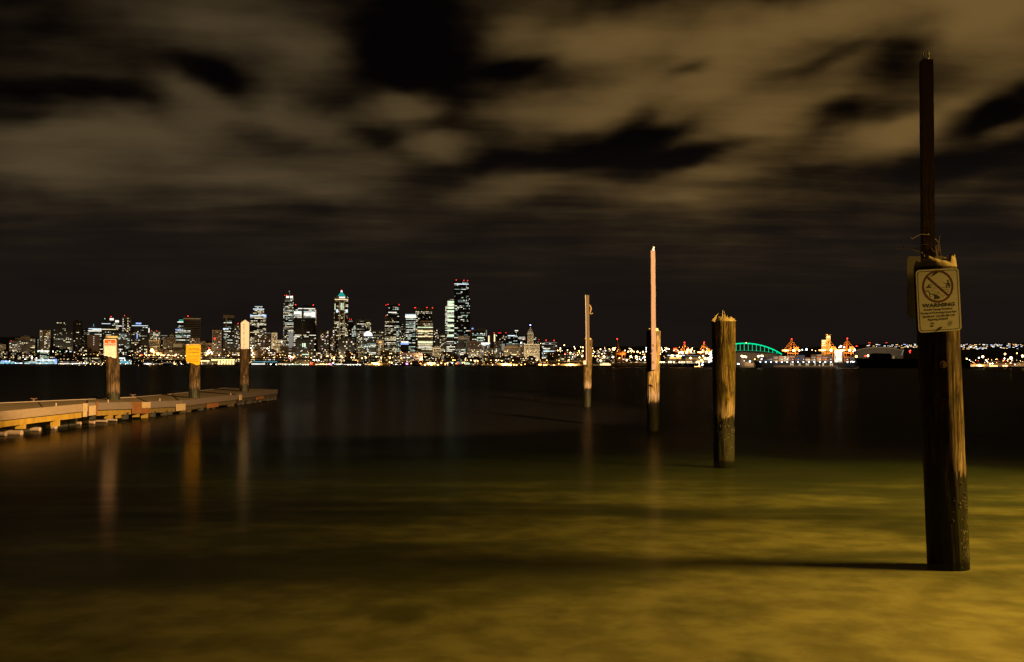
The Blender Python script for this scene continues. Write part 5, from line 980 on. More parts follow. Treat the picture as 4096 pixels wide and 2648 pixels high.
lamps('quay lamp under the black-topped and striped towers', 'quay lamps under the striped tower', [(1627, 1455, 'magenta', 2.0), (1645, 1454, 'warm', 1.0), (1663, 1461, 'sodium', 1.0), (1682, 1454, 'sodium', 1.1), (1700, 1459, 'warm', 1.7), (1719, 1452, 'warm', 2.0, 110000), (1737, 1453, 'warm', 2.0), (1725, 1462, 'warm', 2.0, 100000), (1752, 1460, 'warm', 1.2), (1765, 1453, 'warm', 1.1), (1781, 1455, 'sodium', 1.2), (1790, 1452, 'warm', 1.4), (1809, 1451, 'cool', 1.4), (1830, 1454, 'red', 1.5), (1812, 1440, 'sodium', 1.1), (1850, 1451, 'warm', 1.0)])
lamps('warm quay lamp left of the old white stone tower', 'quay lamps left of the stone tower', [(1858, 1451, 'warm', 1.5), (1870, 1449, 'cool', 1.4), (1886, 1453, 'red', 1.3), (1900, 1444, 'sodium', 1.8, 100000), (1911, 1444, 'sodium', 1.2), (1930, 1459, 'warm', 1.7), (1950, 1456, 'warm', 1.4), (1970, 1459, 'warm', 1.0), (1985, 1441, 'white', 1.3), (2007, 1443, 'warm', 1.1), (2012, 1460, 'warm', 1.5), (2022, 1459, 'warm', 1.8, 90000), (2028, 1465, 'sodium', 1.2), (2042, 1460, 'white', 1.7), (2056, 1459, 'sodium', 1.5), (2066, 1460, 'sodium', 1.5), (2085, 1459, 'sodium', 1.0), (1883, 1441, 'warm', 1.0), (2100, 1457, 'sodium', .9)])
lamps('sodium quay lamp right of the old white stone tower', 'quay lamps right of the stone tower', [(2157, 1459, 'sodium', 2.0, 100000), (2163, 1459, 'sodium', 1.7), (2176, 1460, 'sodium', 1.6), (2184, 1459, 'sodium', 1.3), (2122, 1456, 'warm', 1.1), (2215, 1460, 'warm', 1.2), (2267, 1460, 'sodium', 1.6), (2276, 1459, 'sodium', 1.5), (2285, 1459, 'warm', 1.9, 90000), (2294, 1460, 'sodium', 1.5), (2322, 1467, 'red', 1.2), (2140, 1461, 'sodium', .9), (2235, 1455, 'sodium', 1.0)])
lamps('sodium street lamp on the dark hillside beside the farthest pile', 'hillside street lamps beside the farthest pile', [(2246, 1424, 'sodium', 1.7, 90000), (2241, 1397, 'warm', 1.4), (2257, 1381, 'warm', 1.3), (2282, 1411, 'warm', 1.7, 90000), (2300, 1394, 'warm', 1.2), (2329, 1425, 'warm', 1.9, 90000), (2331, 1404, 'warm', 1.7), (2331, 1389, 'warm', 1.3), (2316, 1404, 'sodium', 1.3), (2318, 1411, 'sodium', 1.0), (2261, 1415, 'red', 1.2), (2231, 1402, 'sodium', 1.1), (2236, 1420, 'white', .9), (2297, 1387, 'white', .9), (2310, 1420, 'warm', 1.0), (2228, 1410, 'warm', 1.0), (2270, 1400, 'warm', .9), (2290, 1428, 'white', .8), (2340, 1419, 'sodium', 1.2), (2382, 1425, 'warm', 1.2), (2394, 1423, 'warm', 1.2), (2371, 1423, 'sodium', 1.1), (2372, 1414, 'white', 1.0), (2402, 1397, 'warm', 1.2), (2422, 1402, 'white', 1.0), (2437, 1396, 'warm', .9), (2408, 1415, 'warm', 1.1), (2378, 1407, 'warm', .9)], Y=2500)
lamps('tall terminal lamp on the flat yard between the farthest pile and the pile with the board', 'terminal yard lamps between two piles', [(2455, 1396, 'warm', 3.3, 160000), (2416, 1426, 'warm', 2.3, 110000), (2452, 1428, 'warm', 2.2, 90000), (2402, 1442, 'warm', 2.0, 90000), (2523, 1426, 'warm', 2.3, 110000), (2545, 1427, 'warm', 2.6, 110000), (2578, 1428, 'warm', 2.5, 110000), (2507, 1442, 'warm', 1.5), (2550, 1407, 'warm', 1.9), (2572, 1408, 'warm', 1.9), (2536, 1407, 'sodium', 1.2), (2513, 1406, 'warm', 1.4), (2522, 1404, 'warm', 1.2), (2528, 1401, 'warm', 1.0), (2586, 1397, 'white', 1.5), (2586, 1406, 'white', 1.7), (2585, 1391, 'cool', 1.0), (2500, 1402, 'warm', 1.2), (2474, 1398, 'warm', 1.3), (2561, 1412, 'sodium', 1.0), (2478, 1431, 'warm', 1.1), (2549, 1437, 'white', 1.1), (2558, 1435, 'white', 1.0), (2564, 1440, 'white', .9), (2570, 1433, 'cool', .9), (2489, 1437, 'white', 1.0), (2496, 1437, 'cool', .9), (2580, 1440, 'white', 1.2)], Y=1650)
lamps('bright container terminal light between the pile with the board and the stout bare pile', 'container terminal lights between two piles', [(2689, 1424, 'sodium', 3.4, 160000), (2711, 1424, 'sodium', 3.2, 160000), (2722, 1424, 'sodium', 2.0), (2730, 1412, 'warm', 2.2), (2717, 1411, 'warm', 2.0), (2762, 1432, 'warm', 2.2, 160000), (2752, 1399, 'white', 2.0), (2763, 1401, 'warm', 1.6), (2820, 1433, 'warm', 2.6, 160000), (2806, 1440, 'warm', 1.8), (2745, 1412, 'warm', 1.5), (2812, 1424, 'warm', 1.8), (2798, 1430, 'warm', 1.6), (2836, 1415, 'white', 1.5), (2842, 1413, 'white', 1.4), (2845, 1420, 'white', 1.5), (2840, 1426, 'white', 1.4), (2846, 1431, 'white', 1.6), (2841, 1437, 'white', 1.5), (2836, 1442, 'white', 1.4), (2845, 1444, 'white', 1.5), (2832, 1432, 'white', 1.3), (2837, 1449, 'white', 1.3), (2659, 1401, 'white', 1.2), (2668, 1396, 'white', 1.0), (2676, 1396, 'white', 1.0), (2652, 1403, 'warm', 1.0), (2641, 1416, 'warm', 1.0), (2705, 1406, 'red', 1.2), (2711, 1402, 'warm', 1.1), (2777, 1404, 'warm', 1.0), (2696, 1402, 'warm', 1.0)], Y=1600)
lamps('white floodlight in the small port yard under the green arch', 'yard floodlights under the green arch', [(2967, 1424, 'warm', 2.2), (2972, 1427, 'warm', 2.4, 130000), (2979, 1426, 'warm', 2.0), (2984, 1428, 'warm', 2.2), (3033, 1425, 'warm', 2.3, 90000), (3037, 1424, 'white', 1.8), (3047, 1423, 'warm', 1.9), (3051, 1424, 'warm', 1.7), (2974, 1443, 'white', 1.8), (2969, 1448, 'white', 1.5), (3000, 1446, 'cool', 1.8), (2951, 1455, 'cool', 1.4), (2956, 1456, 'cool', 1.2), (3046, 1436, 'cool', 1.4), (3019, 1437, 'sodium', 1.1), (3018, 1447, 'white', .9)], Y=1520)
lamps('cold white yard light on the hill behind the orange cranes', 'yard lights behind the orange cranes', [(3226, 1398, 'cool', 2.4), (3209, 1399, 'cool', 1.4), (3248, 1400, 'warm', .8), (3363, 1385, 'cool', 2.2), (3377, 1389, 'cool', 1.6), (3356, 1390, 'white', 1.1), (3262, 1403, 'warm', .8), (3425, 1384, 'red', .9)], Y=1900)
lamps('lamp beside the dark unlit ship', 'lamps beside the dark ship', [(3425, 1426, 'sodium', 2.8), (3472, 1423, 'warm', 2.4), (3461, 1424, 'red', 1.6), (3638, 1404, 'red', 1.3), (3642, 1402, 'red', 1.2), (3640, 1410, 'red', 1.1), (3408, 1440, 'cool', 1.5), (3403, 1448, 'cool', 1.6), (3417, 1448, 'cool', 1.4), (3419, 1397, 'cool', 1.2), (3413, 1406, 'white', 1.2)], Y=1560)
lamps('tall mast lamp or yard lamp on the quay right of the warning pile', 'quay lamps right of the warning pile', [(3931, 1427, 'warm', 2.8, 120000), (4020, 1416, 'sodium', 2.2, 90000), (4044, 1432, 'warm', 3.4, 160000), (4090, 1424, 'warm', 2.8, 120000), (3917, 1461, 'warm', 2.6, 90000), (3924, 1463, 'warm', 1.8), (3916, 1431, 'cool', 1.6), (3867, 1435, 'warm', 1.6), (3944, 1441, 'white', 1.3), (3949, 1446, 'white', 1.2), (4018, 1434, 'white', 1.5), (3960, 1455, 'warm', 1.6), (3970, 1454, 'white', 1.5), (4042, 1452, 'warm', 1.2), (4032, 1438, 'warm', 1.0), (4068, 1413, 'sodium', 1.2), (3878, 1440, 'white', .9), (3902, 1457, 'red', 1.1), (4060, 1458, 'white', 1.2)], Y=1530)

rngL = random.Random(8)
lamps('', 'lamps along the left elevated road', [(300 + 44 * k + rngL.uniform(-9, 9), 1421.5 + rngL.uniform(-1, 1.5), rngL.choice(['sodium', 'sodium', 'warm']), rngL.uniform(1.0, 1.6)) for k in range(16)], Y=2025)
lamps('', 'lamps along the middle elevated road', [(1010 + 46 * k + rngL.uniform(-9, 9), 1431.5 + rngL.uniform(-1, 1.5), rngL.choice(['sodium', 'sodium', 'warm']), rngL.uniform(.9, 1.4)) for k in range(14)], Y=1905)
lamps('', 'lamps along the right elevated road', [(1680 + 46 * k + rngL.uniform(-9, 9), 1441.5 + rngL.uniform(-1, 1.5), rngL.choice(['sodium', 'sodium', 'warm']), rngL.uniform(.9, 1.4)) for k in range(14)], Y=1725)

# small lights too many to count: strung along streets and rail yards behind the quay
def scatter(name, n, x0, x1, y0, y1, Y0, Y1, cols, r0, r1, seed):
    rng = random.Random(seed); b = MB(); mats = [LAMPM[c] for c in cols]
    for i in range(n):
        px = rng.uniform(x0, x1); py = y0 + (y1 - y0) * rng.random() ** 1.1; Y = rng.uniform(Y0, Y1); b.ball(P(px, py, Y), rng.uniform(r0, r1) * Y / 2000, 5, rng.randrange(len(cols)))
    b.build(name, mats, None, 'stuff')
scatter('distant_street_lights', 260, 0, 2240, 1404, 1455, 2190, 2215, ['warm', 'sodium', 'warm', 'sodium', 'white'], .25, .55, 1)
scatter('distant_quay_lights', 230, 230, 2340, 1438, 1462, 1480, 1500, ['warm', 'sodium', 'warm', 'sodium', 'sodium', 'white'], .22, .45, 2)
scatter('hillside_lights', 110, 2225, 2850, 1388, 1420, 2600, 3300, ['warm', 'warm', 'white', 'sodium'], .35, .85, 3)
scatter('distant_yard_lights', 60, 2380, 2850, 1425, 1455, 1700, 1900, ['warm', 'white', 'sodium'], .3, .6, 5)
scatter('terminal_lights', 70, 3880, 4096, 1436, 1468, 1540, 1700, ['warm', 'sodium', 'white', 'warm', 'red'], .3, .7, 6)
# houses with lit windows on the far hill
rng = random.Random(21); M_HOUSE = surf('house_wall', (.3, .27, .22), .85, .2, .3)
def house_parts():
    b = MB(); b.prism([(-5, 0, 0), (5, 0, 0), (5, 0, 5), (0, 0, 8.5), (-5, 0, 5)], (0, 9, 0)); me = b.build('wall', M_HOUSE)
    return me
hw = house_parts(); wmesh = {}
for c in ('warm', 'white', 'cool', 'sodium', 'red', 'blue'):
    b = MB(); b.box((-2, -.2, 2.6), (2.2, .3, 1.7)); b.box((2.3, -.2, 2.6), (1.7, .3, 1.7)); o = b.build('window', glow('house_%s' % c, {'warm': (1, .72, .38), 'white': (1, .95, .88), 'cool': (.75, .9, 1), 'sodium': (1, .55, .18), 'red': (1, .06, .04), 'blue': (.35, .5, 1)}[c], 4.2)); wmesh[c] = o
HS = [(rng.uniform(3470, 3670), rng.uniform(1378, 1389)) for _ in range(34)] + [(rng.gauss(3628, 16), rng.gauss(1383, 4)) for _ in range(10)] + [(rng.uniform(3838, 4096), 1376 + 17 * rng.random() ** 1.3) for _ in range(62)] + [(rng.uniform(3842, 3950), rng.uniform(1378, 1396)) for _ in range(22)] + [(3478, 1371, 'red'), (3546, 1370, 'red'), (3428, 1384, 'red')]
first = True
HS.sort(key=lambda h: h[0]); HN = [0, 0]
HC = {'warm': 'yellowish', 'white': 'white', 'cool': 'blue-white', 'sodium': 'amber', 'red': 'red', 'blue': 'blue'}
for h in HS:
    px, py = h[0], h[1]; c = h[2] if len(h) > 2 else rng.choice(['warm', 'warm', 'warm', 'white', 'cool', 'sodium', 'sodium', 'blue'])
    g = P(px, py, 3560); t = empty('hillside_house', (g.x, g.y, g.z - 2.6), -math.atan2(g.x, g.y), '%s-lit house, %s among the far hill houses %s of the warning pile' % (HC[c], fromleft(HN[px > 3750]), 'right' if px > 3750 else 'left'), 'house', 'lit houses on the far hill')
    o = hw if first else hw.copy(); 
    if not first: COL.objects.link(o)
    o.parent = t; first = False
    o = wmesh[c].copy(); COL.objects.link(o); o.parent = t; HN[px > 3750] += 1; s_ = rng.uniform(.45, 1.0); t.scale = (s_, s_, s_)
for o in wmesh.values(): bpy.data.objects.remove(o)

# hidden lamps added between low blocks and towers to put city glow on facades
for i, px in enumerate(range(40, 2240, 110)):
    Y = 2440 if i % 2 else 2390; g = P(px, 1430, Y); t = empty('street_lamp', (g.x, g.y, 2.0), -math.atan2(g.x, g.y), 'added glow lamp, %s of those hidden behind the low city blocks' % fromleft(i), 'street lamp', 'added glow lamps hidden behind the low city blocks')  # an added glow lamp, not a street lamp of the city
    b = MB(); b.tube([(0, 0, 0), (0, 0, 14)], [.2, .1], 5); b.build('pole', M_DARKST, t); b = MB(); b.ball((0, 0, 14.2), .5, 8); b.build('luminaire', LAMPM['sodium'], t)
    flood('lamp_light', (0, 1, 15), 150000, (1, .74, .42), t, 1.0, 118)

# ------------------------------------------------------------------ the port: arch, cranes, ships, sheds
M_CRANE = surf('orange_crane_steel', (.62, .20, .025), .55, .2, .3)
M_HULL = surf('dark_ship_hull', (.035, .032, .036), .5, .3, .1)
M_HULLK = surf('black_ship_hull', (.006, .0055, .005), .6, .3, .1)
M_BOOT = surf('brown_boot_stripe', (.13, .085, .045), .7, .3, .1)
M_LET = surf('white_hull_letters', (.72, .68, .58), .6, .1, .3)
M_SUPER = surf('white_superstructure', (.55, .52, .46), .5, .08, .3)
M_STAD = surf('stadium_concrete', (.19, .16, .125), .85, .2, .05)
# stadium with a green lit arch
F = Frame(2985, 2500); t = empty('stadium', F.loc, -F.az, 'stadium roof arch outlined in green light above a long grey wall', 'stadium')
def archy(px): u = (px - 2978) / 148.0; return 1417 - 44 * max(0.0, 1 - u * u) ** .92
def decky(px): u = (px - 2978) / 148.0; return 1417 - 15.5 * max(0.0, 1 - u * u)
xs_ = [2830 + i * 6.1667 for i in range(49)]
b = MB(); b.tube([F.pt(x, archy(x), 0) for x in xs_], 1.15, 6); b.build('arch', STRIP['green'], t)
b = MB(); b.tube([F.pt(x, archy(x) + 2.6, 6) for x in xs_], .5, 5); b.build('inner_chord', STRIP['greendim'], t)
b = MB(); b.tube([F.pt(x, decky(x), 0) for x in xs_], .55, 5); b.build('roof_edge', STRIP['greendim'], t)
b = MB(); b.prism([F.pt(x, decky(x), 1) for x in xs_] + [F.pt(x, decky(x) + 6, 1) for x in xs_[::-1]], (0, 40, 0)); b.build('roof', WALL['dark'], t)
for i in range(17):
    x = 2848 + i * 16.15
    if archy(x) < decky(x) - 3: 
        b = MB(); b.tube([F.pt(x, archy(x), 0), F.pt(x, decky(x) - 5, 0), F.pt(x, decky(x), 0)], [.45, .45, .9], 5); b.build('hanger', STRIP['green'], t)
b = MB(); b.ball(F.pt(2985, 1371.5, 0), 1.3, 8); b.build('beacon', LAMPM['orange'], t)
b = MB(); b.prism([F.pt(2836, 1470, 3), F.pt(3130, 1470, 3), F.pt(3130, 1418, 3), F.pt(2978, 1408, 3), F.pt(2836, 1418, 3)], (0, 60, 0)); b.build('wall', M_STAD, t)
for i in range(18):
    x = 2842 + i * 16.5; b = MB(); b.box(F.pt(x, 1440, 2.4), (1.0, 1.2, F.z(1414))); b.build('column', M_STAD, t)
for x in (2960, 3020, 3080): flood('unseen_stadium_spot', F.pt(x, 1438, -34), 15400, (1, .72, .42), t, 2)
# sports dome behind the dark ship
F = Frame(3510, 2400); t = empty('stadium', F.loc, -F.az, 'wide low arched grey roof behind the black ship', 'stadium')
pts = [F.pt(3420 + i * 9.65, 1404 - 14.5 * (1 - ((i - 10) / 10) ** 2), 0) for i in range(21)]
b = MB(); b.prism(pts + [F.pt(3613, 1470, 0), F.pt(3420, 1470, 0)], (0, 90, 0)); b.build('wall', M_STAD, t)
b = MB(); b.tube([p_ + Vector((0, -1, .5)) for p_ in pts], 1.4, 5); b.build('roof_edge', WALL['white'], t)
for x in (3450, 3510, 3570): flood('unseen_stadium_spot', F.pt(x, 1412, -50), 12600, (1, .80, .55), t, 2)
b = MB(); b.tube([F.pt(3606, 1422, -6), F.pt(3614, 1398, -6)], .9, 5); b.build('lit_mast', STRIP['dimwhite'], t)
b = MB(); b.box(F.pt(3574, 1429, -6), (4, 2, 6)); b.build('lit_door', STRIP['dimwarm'], t)
# brick tower building glowing orange behind the cranes
F = Frame(3306, 2300); t = empty('clock_tower_building', F.loc, -F.az, 'orange floodlit building with a square crowned tower behind the middle crane', 'building')
for (x0, x1, y0, mt) in ((3286, 3307, 1364, 'tan'), (3305, 3323, 1342, 'tan')):
    b = MB(); b.prism([F.pt(x0, 1470), F.pt(x1, 1470), F.pt(x1, y0), F.pt(x0, y0)], (0, 20, 0)); b.build('wall', WALL[mt], t)
b = MB()
for x in (3305.5, 3322): b.box(F.pt(x, 1340.5, 2), (2, 2, 3.5))
b.box(F.pt(3310, 1341, 2), (3, 2, 2)); b.build('crown', WALL['tan'], t)
for (x0, x1, y0, y1, mt) in ((3308, 3321, 1343, 1351, 'bright'), (3288, 3304, 1360, 1366, 'bright'), (3289, 3302, 1371, 1376, 'warm'), (3289, 3303, 1379, 1384, 'warm'), (3306, 3310, 1355, 1372, 'sodium')):
    b = MB(); b.box(((F.x(x0) + F.x(x1)) / 2, -.4, (F.z(y0) + F.z(y1)) / 2), (F.x(x1) - F.x(x0), .5, F.z(y0) - F.z(y1))); b.build('lit_panel', STRIP[mt], t)
flood('unseen_facade_spot', F.pt(3300, 1385, -16), 42000, (1, .55, .14), t, 1); flood('unseen_facade_spot', F.pt(3318, 1360, -12), 21000, (1, .62, .14), t, 1)
b = MB(); b.ball(F.pt(3310, 1339, 1), 1.0, 8); b.build('beacon', LAMPM['orange'], t)

def crane(label, x0, x1, yb, xa, ya, Y, lit=1.0, legs=((.30, .36), (.46, .52), (.72, .78), (.86, .92)), dim=False, group='container cranes'):
    """x0..x1 boom ends, yb boom height, (xa, ya) peak of the mast frame."""
    F = Frame((x0 + x1) / 2, Y); t = empty('container_crane', F.loc, -F.az, label, 'crane', group); W_ = x1 - x0; mt = M_CRANE
    X = lambda u: x0 + W_ * u
    b = MB(); b.box((0, 0, F.z(yb)), (F.x(x1) - F.x(x0), 5, 1.7)); b.build('boom', mt, t)
    for u in (.32, .47, .74, .88):
        b = MB(); x = F.x(X(u)); b.tube([(x, -4 if u in (.32, .74) else 6, 0), (x, -4 if u in (.32, .74) else 6, F.z(yb))], .65, 6); b.build('leg', mt, t)
    b = MB(); b.box((F.x(X(.6)), 1, F.z(yb) * .55), (F.x(X(.9)) - F.x(X(.3)), 2, 1.6)); b.box((F.x(X(.6)), 1, F.z(yb + 12)), (F.x(X(.9)) - F.x(X(.3)), 2, 1.4)); b.build('cross_beam', mt, t)
    b = MB(); b.box((F.x(X(.80)), 0, F.z(yb - 6)), (F.x(X(.95)) - F.x(X(.68)), 7, 5.5)); b.build('machinery_house', mt, t)
    b = MB(); A = F.pt(xa, ya, 0)
    for u in (.42, .50, .72): b.tube([F.pt(X(u), yb, -2), A + Vector((0, -1, 0))], [.6, .45], 6); b.tube([F.pt(X(u), yb, 5), A + Vector((0, 1, 0))], [.6, .45], 6)
    b.build('mast_frame', mt, t)
    for u in (.08, .22, .97): b = MB(); b.tube([F.pt(X(u), yb, 0), A], .38, 5); b.build('stay', mt, t)
    b = MB(); b.box(F.pt(X(.2), yb + 4, 0), (4, 4, 3)); b.build('operator_cab', mt, t)
    b = MB(); b.ball(A + Vector((0, -1, 1.0)), 0.95 * Y / 1600, 8); b.build('beacon', LAMPM['red'], t)
    if not dim:
        for u, c, r in ((.04, 'orange', 1.2), (.12, 'warm', .9), (.20, 'warm', 1.1), (.28, 'warm', 1.0), (.36, 'warm', .8), (.66, 'warm', 2.0), (.96, 'warm', 1.4)):
            b = MB(); b.ball(F.pt(X(u), yb + 1, -4), r, 7); b.build('work_light', LAMPM[c], t)
        for u, dy in ((.25, -9), (.62, -14), (.8, 16), (.45, 14), (.92, -4)): flood('unseen_crane_spot', F.pt(X(u), yb + dy, -12), 5200 * lit, (1, .62, .24), t, .6)
    else:
        flood('unseen_crane_spot', F.pt(X(.6), yb + 12, -14), 1500 * lit, (1, .6, .25), t, .6)
    return t
crane('orange container crane standing alone between the green arch and the lit tower', 3128, 3200, 1401, 3167, 1358.5, 1620)
crane('orange container crane in front of the floodlit square tower', 3275, 3350, 1400, 3317, 1358, 1640)
crane('orange container crane at the stern end of the long container ship', 3354, 3422, 1400, 3390, 1356.5, 1620)
crane('dim orange crane among yard lights left of the stout bare pile', 2715, 2765, 1407, 2738, 1372.5, 1750, .9)
crane('dim orange crane tight against the stout bare pile', 2790, 2845, 1408, 2817, 1372, 1750, .9)
# the single dark crane with a raised boom
F = Frame(2480, 1560); t = empty('container_crane', F.loc, -F.az, 'dark crane with its boom raised, beside the pile with the painted board', 'crane', 'container cranes')
b = MB()
for x, y in ((2465, -3), (2465, 5), (2488, -3), (2500, 5)): b.tube([(F.x(x), y, 0), (F.x(x), y, F.z(1412))], .75, 6)
b.build('leg', M_CRANE, t)
b = MB(); b.box(F.pt(2484, 1415, 0), (F.x(2504) - F.x(2464), 6, 3.5)); b.box(F.pt(2482, 1440, 0), (F.x(2500) - F.x(2465), 2, 1.2)); b.build('cross_beam', M_CRANE, t)
b = MB(); b.box(F.pt(2494, 1411, 0), (5, 5, 4)); b.build('machinery_house', M_CRANE, t)
b = MB(); b.tube([F.pt(2478, 1414, 0), F.pt(2472, 1385, 0), F.pt(2469, 1358, 0)], [1.0, .8, .6], 6); b.tube([F.pt(2486, 1410, 0), F.pt(2475, 1390, 0), F.pt(2469, 1358, 0)], .4, 5); b.build('raised_boom', M_CRANE, t)
b = MB(); b.ball(F.pt(2469, 1356, 0), .85, 8); b.build('beacon', LAMPM['red'], t)
flood('unseen_crane_spot', F.pt(2492, 1420, -9), 4800, (1, .6, .25), t, .6)
# lit sign on the hill
F = Frame(2701, 2200); t = empty('roof_sign', F.loc, -F.az, 'glowing red and orange roof sign on the hill left of the stout bare pile', 'sign')
b = MB(); b.box(F.pt(2701, 1396, 0), (F.x(2709) - F.x(2694), 1, F.z(1391) - F.z(1400))); b.build('sign_face', STRIP['red'], t); b = MB(); b.box(F.pt(2702, 1397.5, -.8), (F.x(2707) - F.x(2697), .6, 2.0)); b.build('sign_text_bar', STRIP['sodium'], t)
b = MB(); b.box(F.pt(2701, 1435, 3), (22, 6, F.z(1402) )); b.build('building_wall', WALL['brown'], t)

# ---- ships
CCOL = {'rust red': (.30, .06, .03), 'orange': (.55, .17, .03), 'grey': (.30, .30, .30), 'dark blue': (.03, .05, .12), 'white': (.62, .60, .56), 'dark brown': (.10, .055, .03), 'tan': (.42, .30, .16)}
CM_ = {k: surf('container_' + k.replace(' ', '_'), v, .7, .15, 1.0) for k, v in CCOL.items()}
cmesh = {}
def container(px0, px1, py0, py1, Y, col, where, F, bay=0, tier=0):
    w, h = F.x(px1) - F.x(px0), F.z(py0) - F.z(py1)
    key = (col, round(w, 1), round(h, 1))
    if key not in cmesh:
        b = MB(); n = 5; b.box((0, 0, 0), (w * .97, 2.5, h * .93))
        for i in range(n): b.box((-w * .44 + w * .88 * i / (n - 1), -1.28, 0), (w * .04, .1, h * .86))
        o = b.build('shipping_container', CM_[col]); cmesh[key] = o
    else:
        o = cmesh[key].copy(); COL.objects.link(o)
    g = F.loc + Matrix.Rotation(-F.az, 3, 'Z') @ Vector(((F.x(px0) + F.x(px1)) / 2, -9.2, (F.z(py0) + F.z(py1)) / 2)); o.location = g; o.rotation_euler = (0, 0, -F.az)
    tag(o, '%s container, %s tier of the %s stack %s' % (col, ['lowest', 'second', 'third', 'fourth', 'fifth', 'sixth'][tier], nth(bay) + ('' if bay == 0 else ' from left'), where), 'container', 'containers ' + where)
def letters(t, F, items, ytop, ybot, y, mat, serif=False):
    for ch, x, w in items:
        me = text_mesh(ch, .045); xs2 = [v.co.x for v in me.vertices]; ys2 = [v.co.y for v in me.vertices]; a, c, d, e = min(xs2), max(xs2), min(ys2), max(ys2)
        for v in me.vertices:
            v.co = Vector((F.x(x - w) + (F.x(x + w) - F.x(x - w)) * (v.co.x - a) / (c - a), y, F.z(ybot) + (F.z(ytop) - F.z(ybot)) * (v.co.y - d) / (e - d)))
        me.materials.clear(); me.materials.append(mat); o = bpy.data.objects.new('hull_letter', me); COL.objects.link(o); o.parent = t
def hull(t, F, outline, mat, wid=26, name='hull'):
    """outline: deck edge line then keel line in photograph pixels; the ends narrow to bow and stern."""
    n = len(outline[0]); b = MB(); secs = []
    for (xd, yd), (xk, yk) in zip(*outline):
        pass
    rows = []
    xs0 = [p_[0] for p_ in outline[0]]; a, c = min(xs0), max(xs0)
    for (xd, yd), (xk, yk) in zip(*outline):
        u = (xd - a) / (c - a); wd = wid * min(1.0, (4 * u) ** .6 if u < .25 else 1, (6 * (1 - u)) ** .5 + .25 if u > .85 else 1); wk = wd * .8
        rows.append([Vector((F.x(xk), -wk / 2, F.z(yk) - 2.5)), Vector((F.x(xd), -wd / 2, F.z(yd))), Vector((F.x(xd), wd / 2, F.z(yd))), Vector((F.x(xk), wk / 2, F.z(yk) - 2.5))])
    for i in range(n - 1):
        for j in range(4): b.quad(rows[i][j], rows[i + 1][j], rows[i + 1][(j + 1) % 4], rows[i][(j + 1) % 4])
    b.quad(*rows[0]); b.quad(*rows[-1][::-1]); return b.build(name, mat, t)
def shipF(pxc, Y): 
    F = Frame(pxc, Y); return F
# long container ship
F = shipF(3222, 1440); t = empty('container_ship', F.loc, -F.az, 'long dark container ship with widely spaced white hull letters and white deck lights', 'ship')
hull(t, F, ([(3010, 1442), (3040, 1446), (3120, 1449), (3250, 1449), (3380, 1449), (3425, 1447), (3434, 1446)], [(3026, 1473), (3050, 1473), (3120, 1473), (3250, 1473), (3380, 1473), (3420, 1473), (3428, 1473)]), M_HULL, 26)
b = MB(); b.box((F.x(3222), -12.2, F.z(1470) - .2), (F.x(3350) - F.x(3095), .5, 2.4)); b.build('boot_stripe', M_BOOT, t)
letters(t, F, [('H', 3168, 6.2), ('A', 3199, 5.6), ('N', 3229, 5.8), ('J', 3258, 4.6), ('I', 3292, 3.0), ('N', 3324, 6.2)], 1451.5, 1463.5, -13.3, M_LET)
b = MB(); b.tube([(F.x(3277), -13.0, F.z(1461)), (F.x(3277), -13.2, F.z(1461))], 1.0, 12); b.build('hull_mark', M_LET, t)
WH = 'on the lettered ship'
rng = random.Random(5)
BAYS = [(3050, 1429, 3, ['dark blue', 'dark brown']), (3071, 1426, 4, ['dark blue', 'grey', 'dark brown']), (3093, 1426, 4, ['tan', 'dark brown', 'tan', 'grey']), (3115, 1424, 5, ['orange', 'grey', 'tan', 'orange', 'grey']), (3135, 1424, 5, ['white', 'tan', 'white', 'white']), (3148, 1424, 5, ['tan', 'grey', 'white', 'tan']), (3158, 1420, 6, ['dark brown', 'rust red', 'dark brown', 'rust red', 'grey', 'dark brown']), (3180, 1420, 6, ['dark blue', 'dark brown', 'dark blue']), (3200, 1420, 6, ['dark brown', 'dark blue', 'dark blue']), (3222, 1431, 3, ['tan', 'white', 'rust red']),
        (3244, 1418, 6, ['grey', 'tan', 'dark brown', 'grey', 'dark brown', 'dark brown']), (3266, 1418, 6, ['tan', 'orange', 'grey', 'orange', 'rust red', 'grey']), (3288, 1425, 5, ['dark blue', 'orange', 'rust red', 'grey']), (3310, 1421, 6, ['dark blue', 'dark brown', 'dark brown']), (3374, 1424, 5, ['orange', 'rust red', 'dark brown', 'orange']), (3396, 1421, 5, ['dark brown', 'dark brown', 'grey'])]
for bi, (x0, yt, nt, cols) in enumerate(BAYS):
    w = 19.5 if x0 not in (3135, 3148) else 11
    if x0 == 3148: w = 9
    ph = (1446 - yt) / nt
    for k in range(nt): container(x0, x0 + w, 1446 - ph * (k + 1), 1446 - ph * k, 1440, cols[k % len(cols)], WH, F, bi, k)
b = MB(); b.box(((F.x(3335) + F.x(3367)) / 2, 0, (F.z(1403) + F.z(1449)) / 2), (F.x(3367) - F.x(3335), 20, F.z(1403) - F.z(1449))); b.build('superstructure', M_SUPER, t)
wb = MB(); windows(wb, [(F.x(3335), F.z(1447)), (F.x(3367), F.z(1447)), (F.x(3367), F.z(1402)), (F.x(3335), F.z(1402))], -10, (.30, 2, 'white', 2.4, 1.5)); wb.build('window', GL, t, 'stuff')
for (x, y) in ((3342, 1408), (3352, 1406), (3361, 1412), (3346, 1420), (3358, 1424), (3348, 1434), (3360, 1438), (3344, 1444), (3364, 1404)): b = MB(); b.ball(F.pt(x, y, -10.8), 1.1, 7); b.build('deck_light', LAMPM['white'], t)
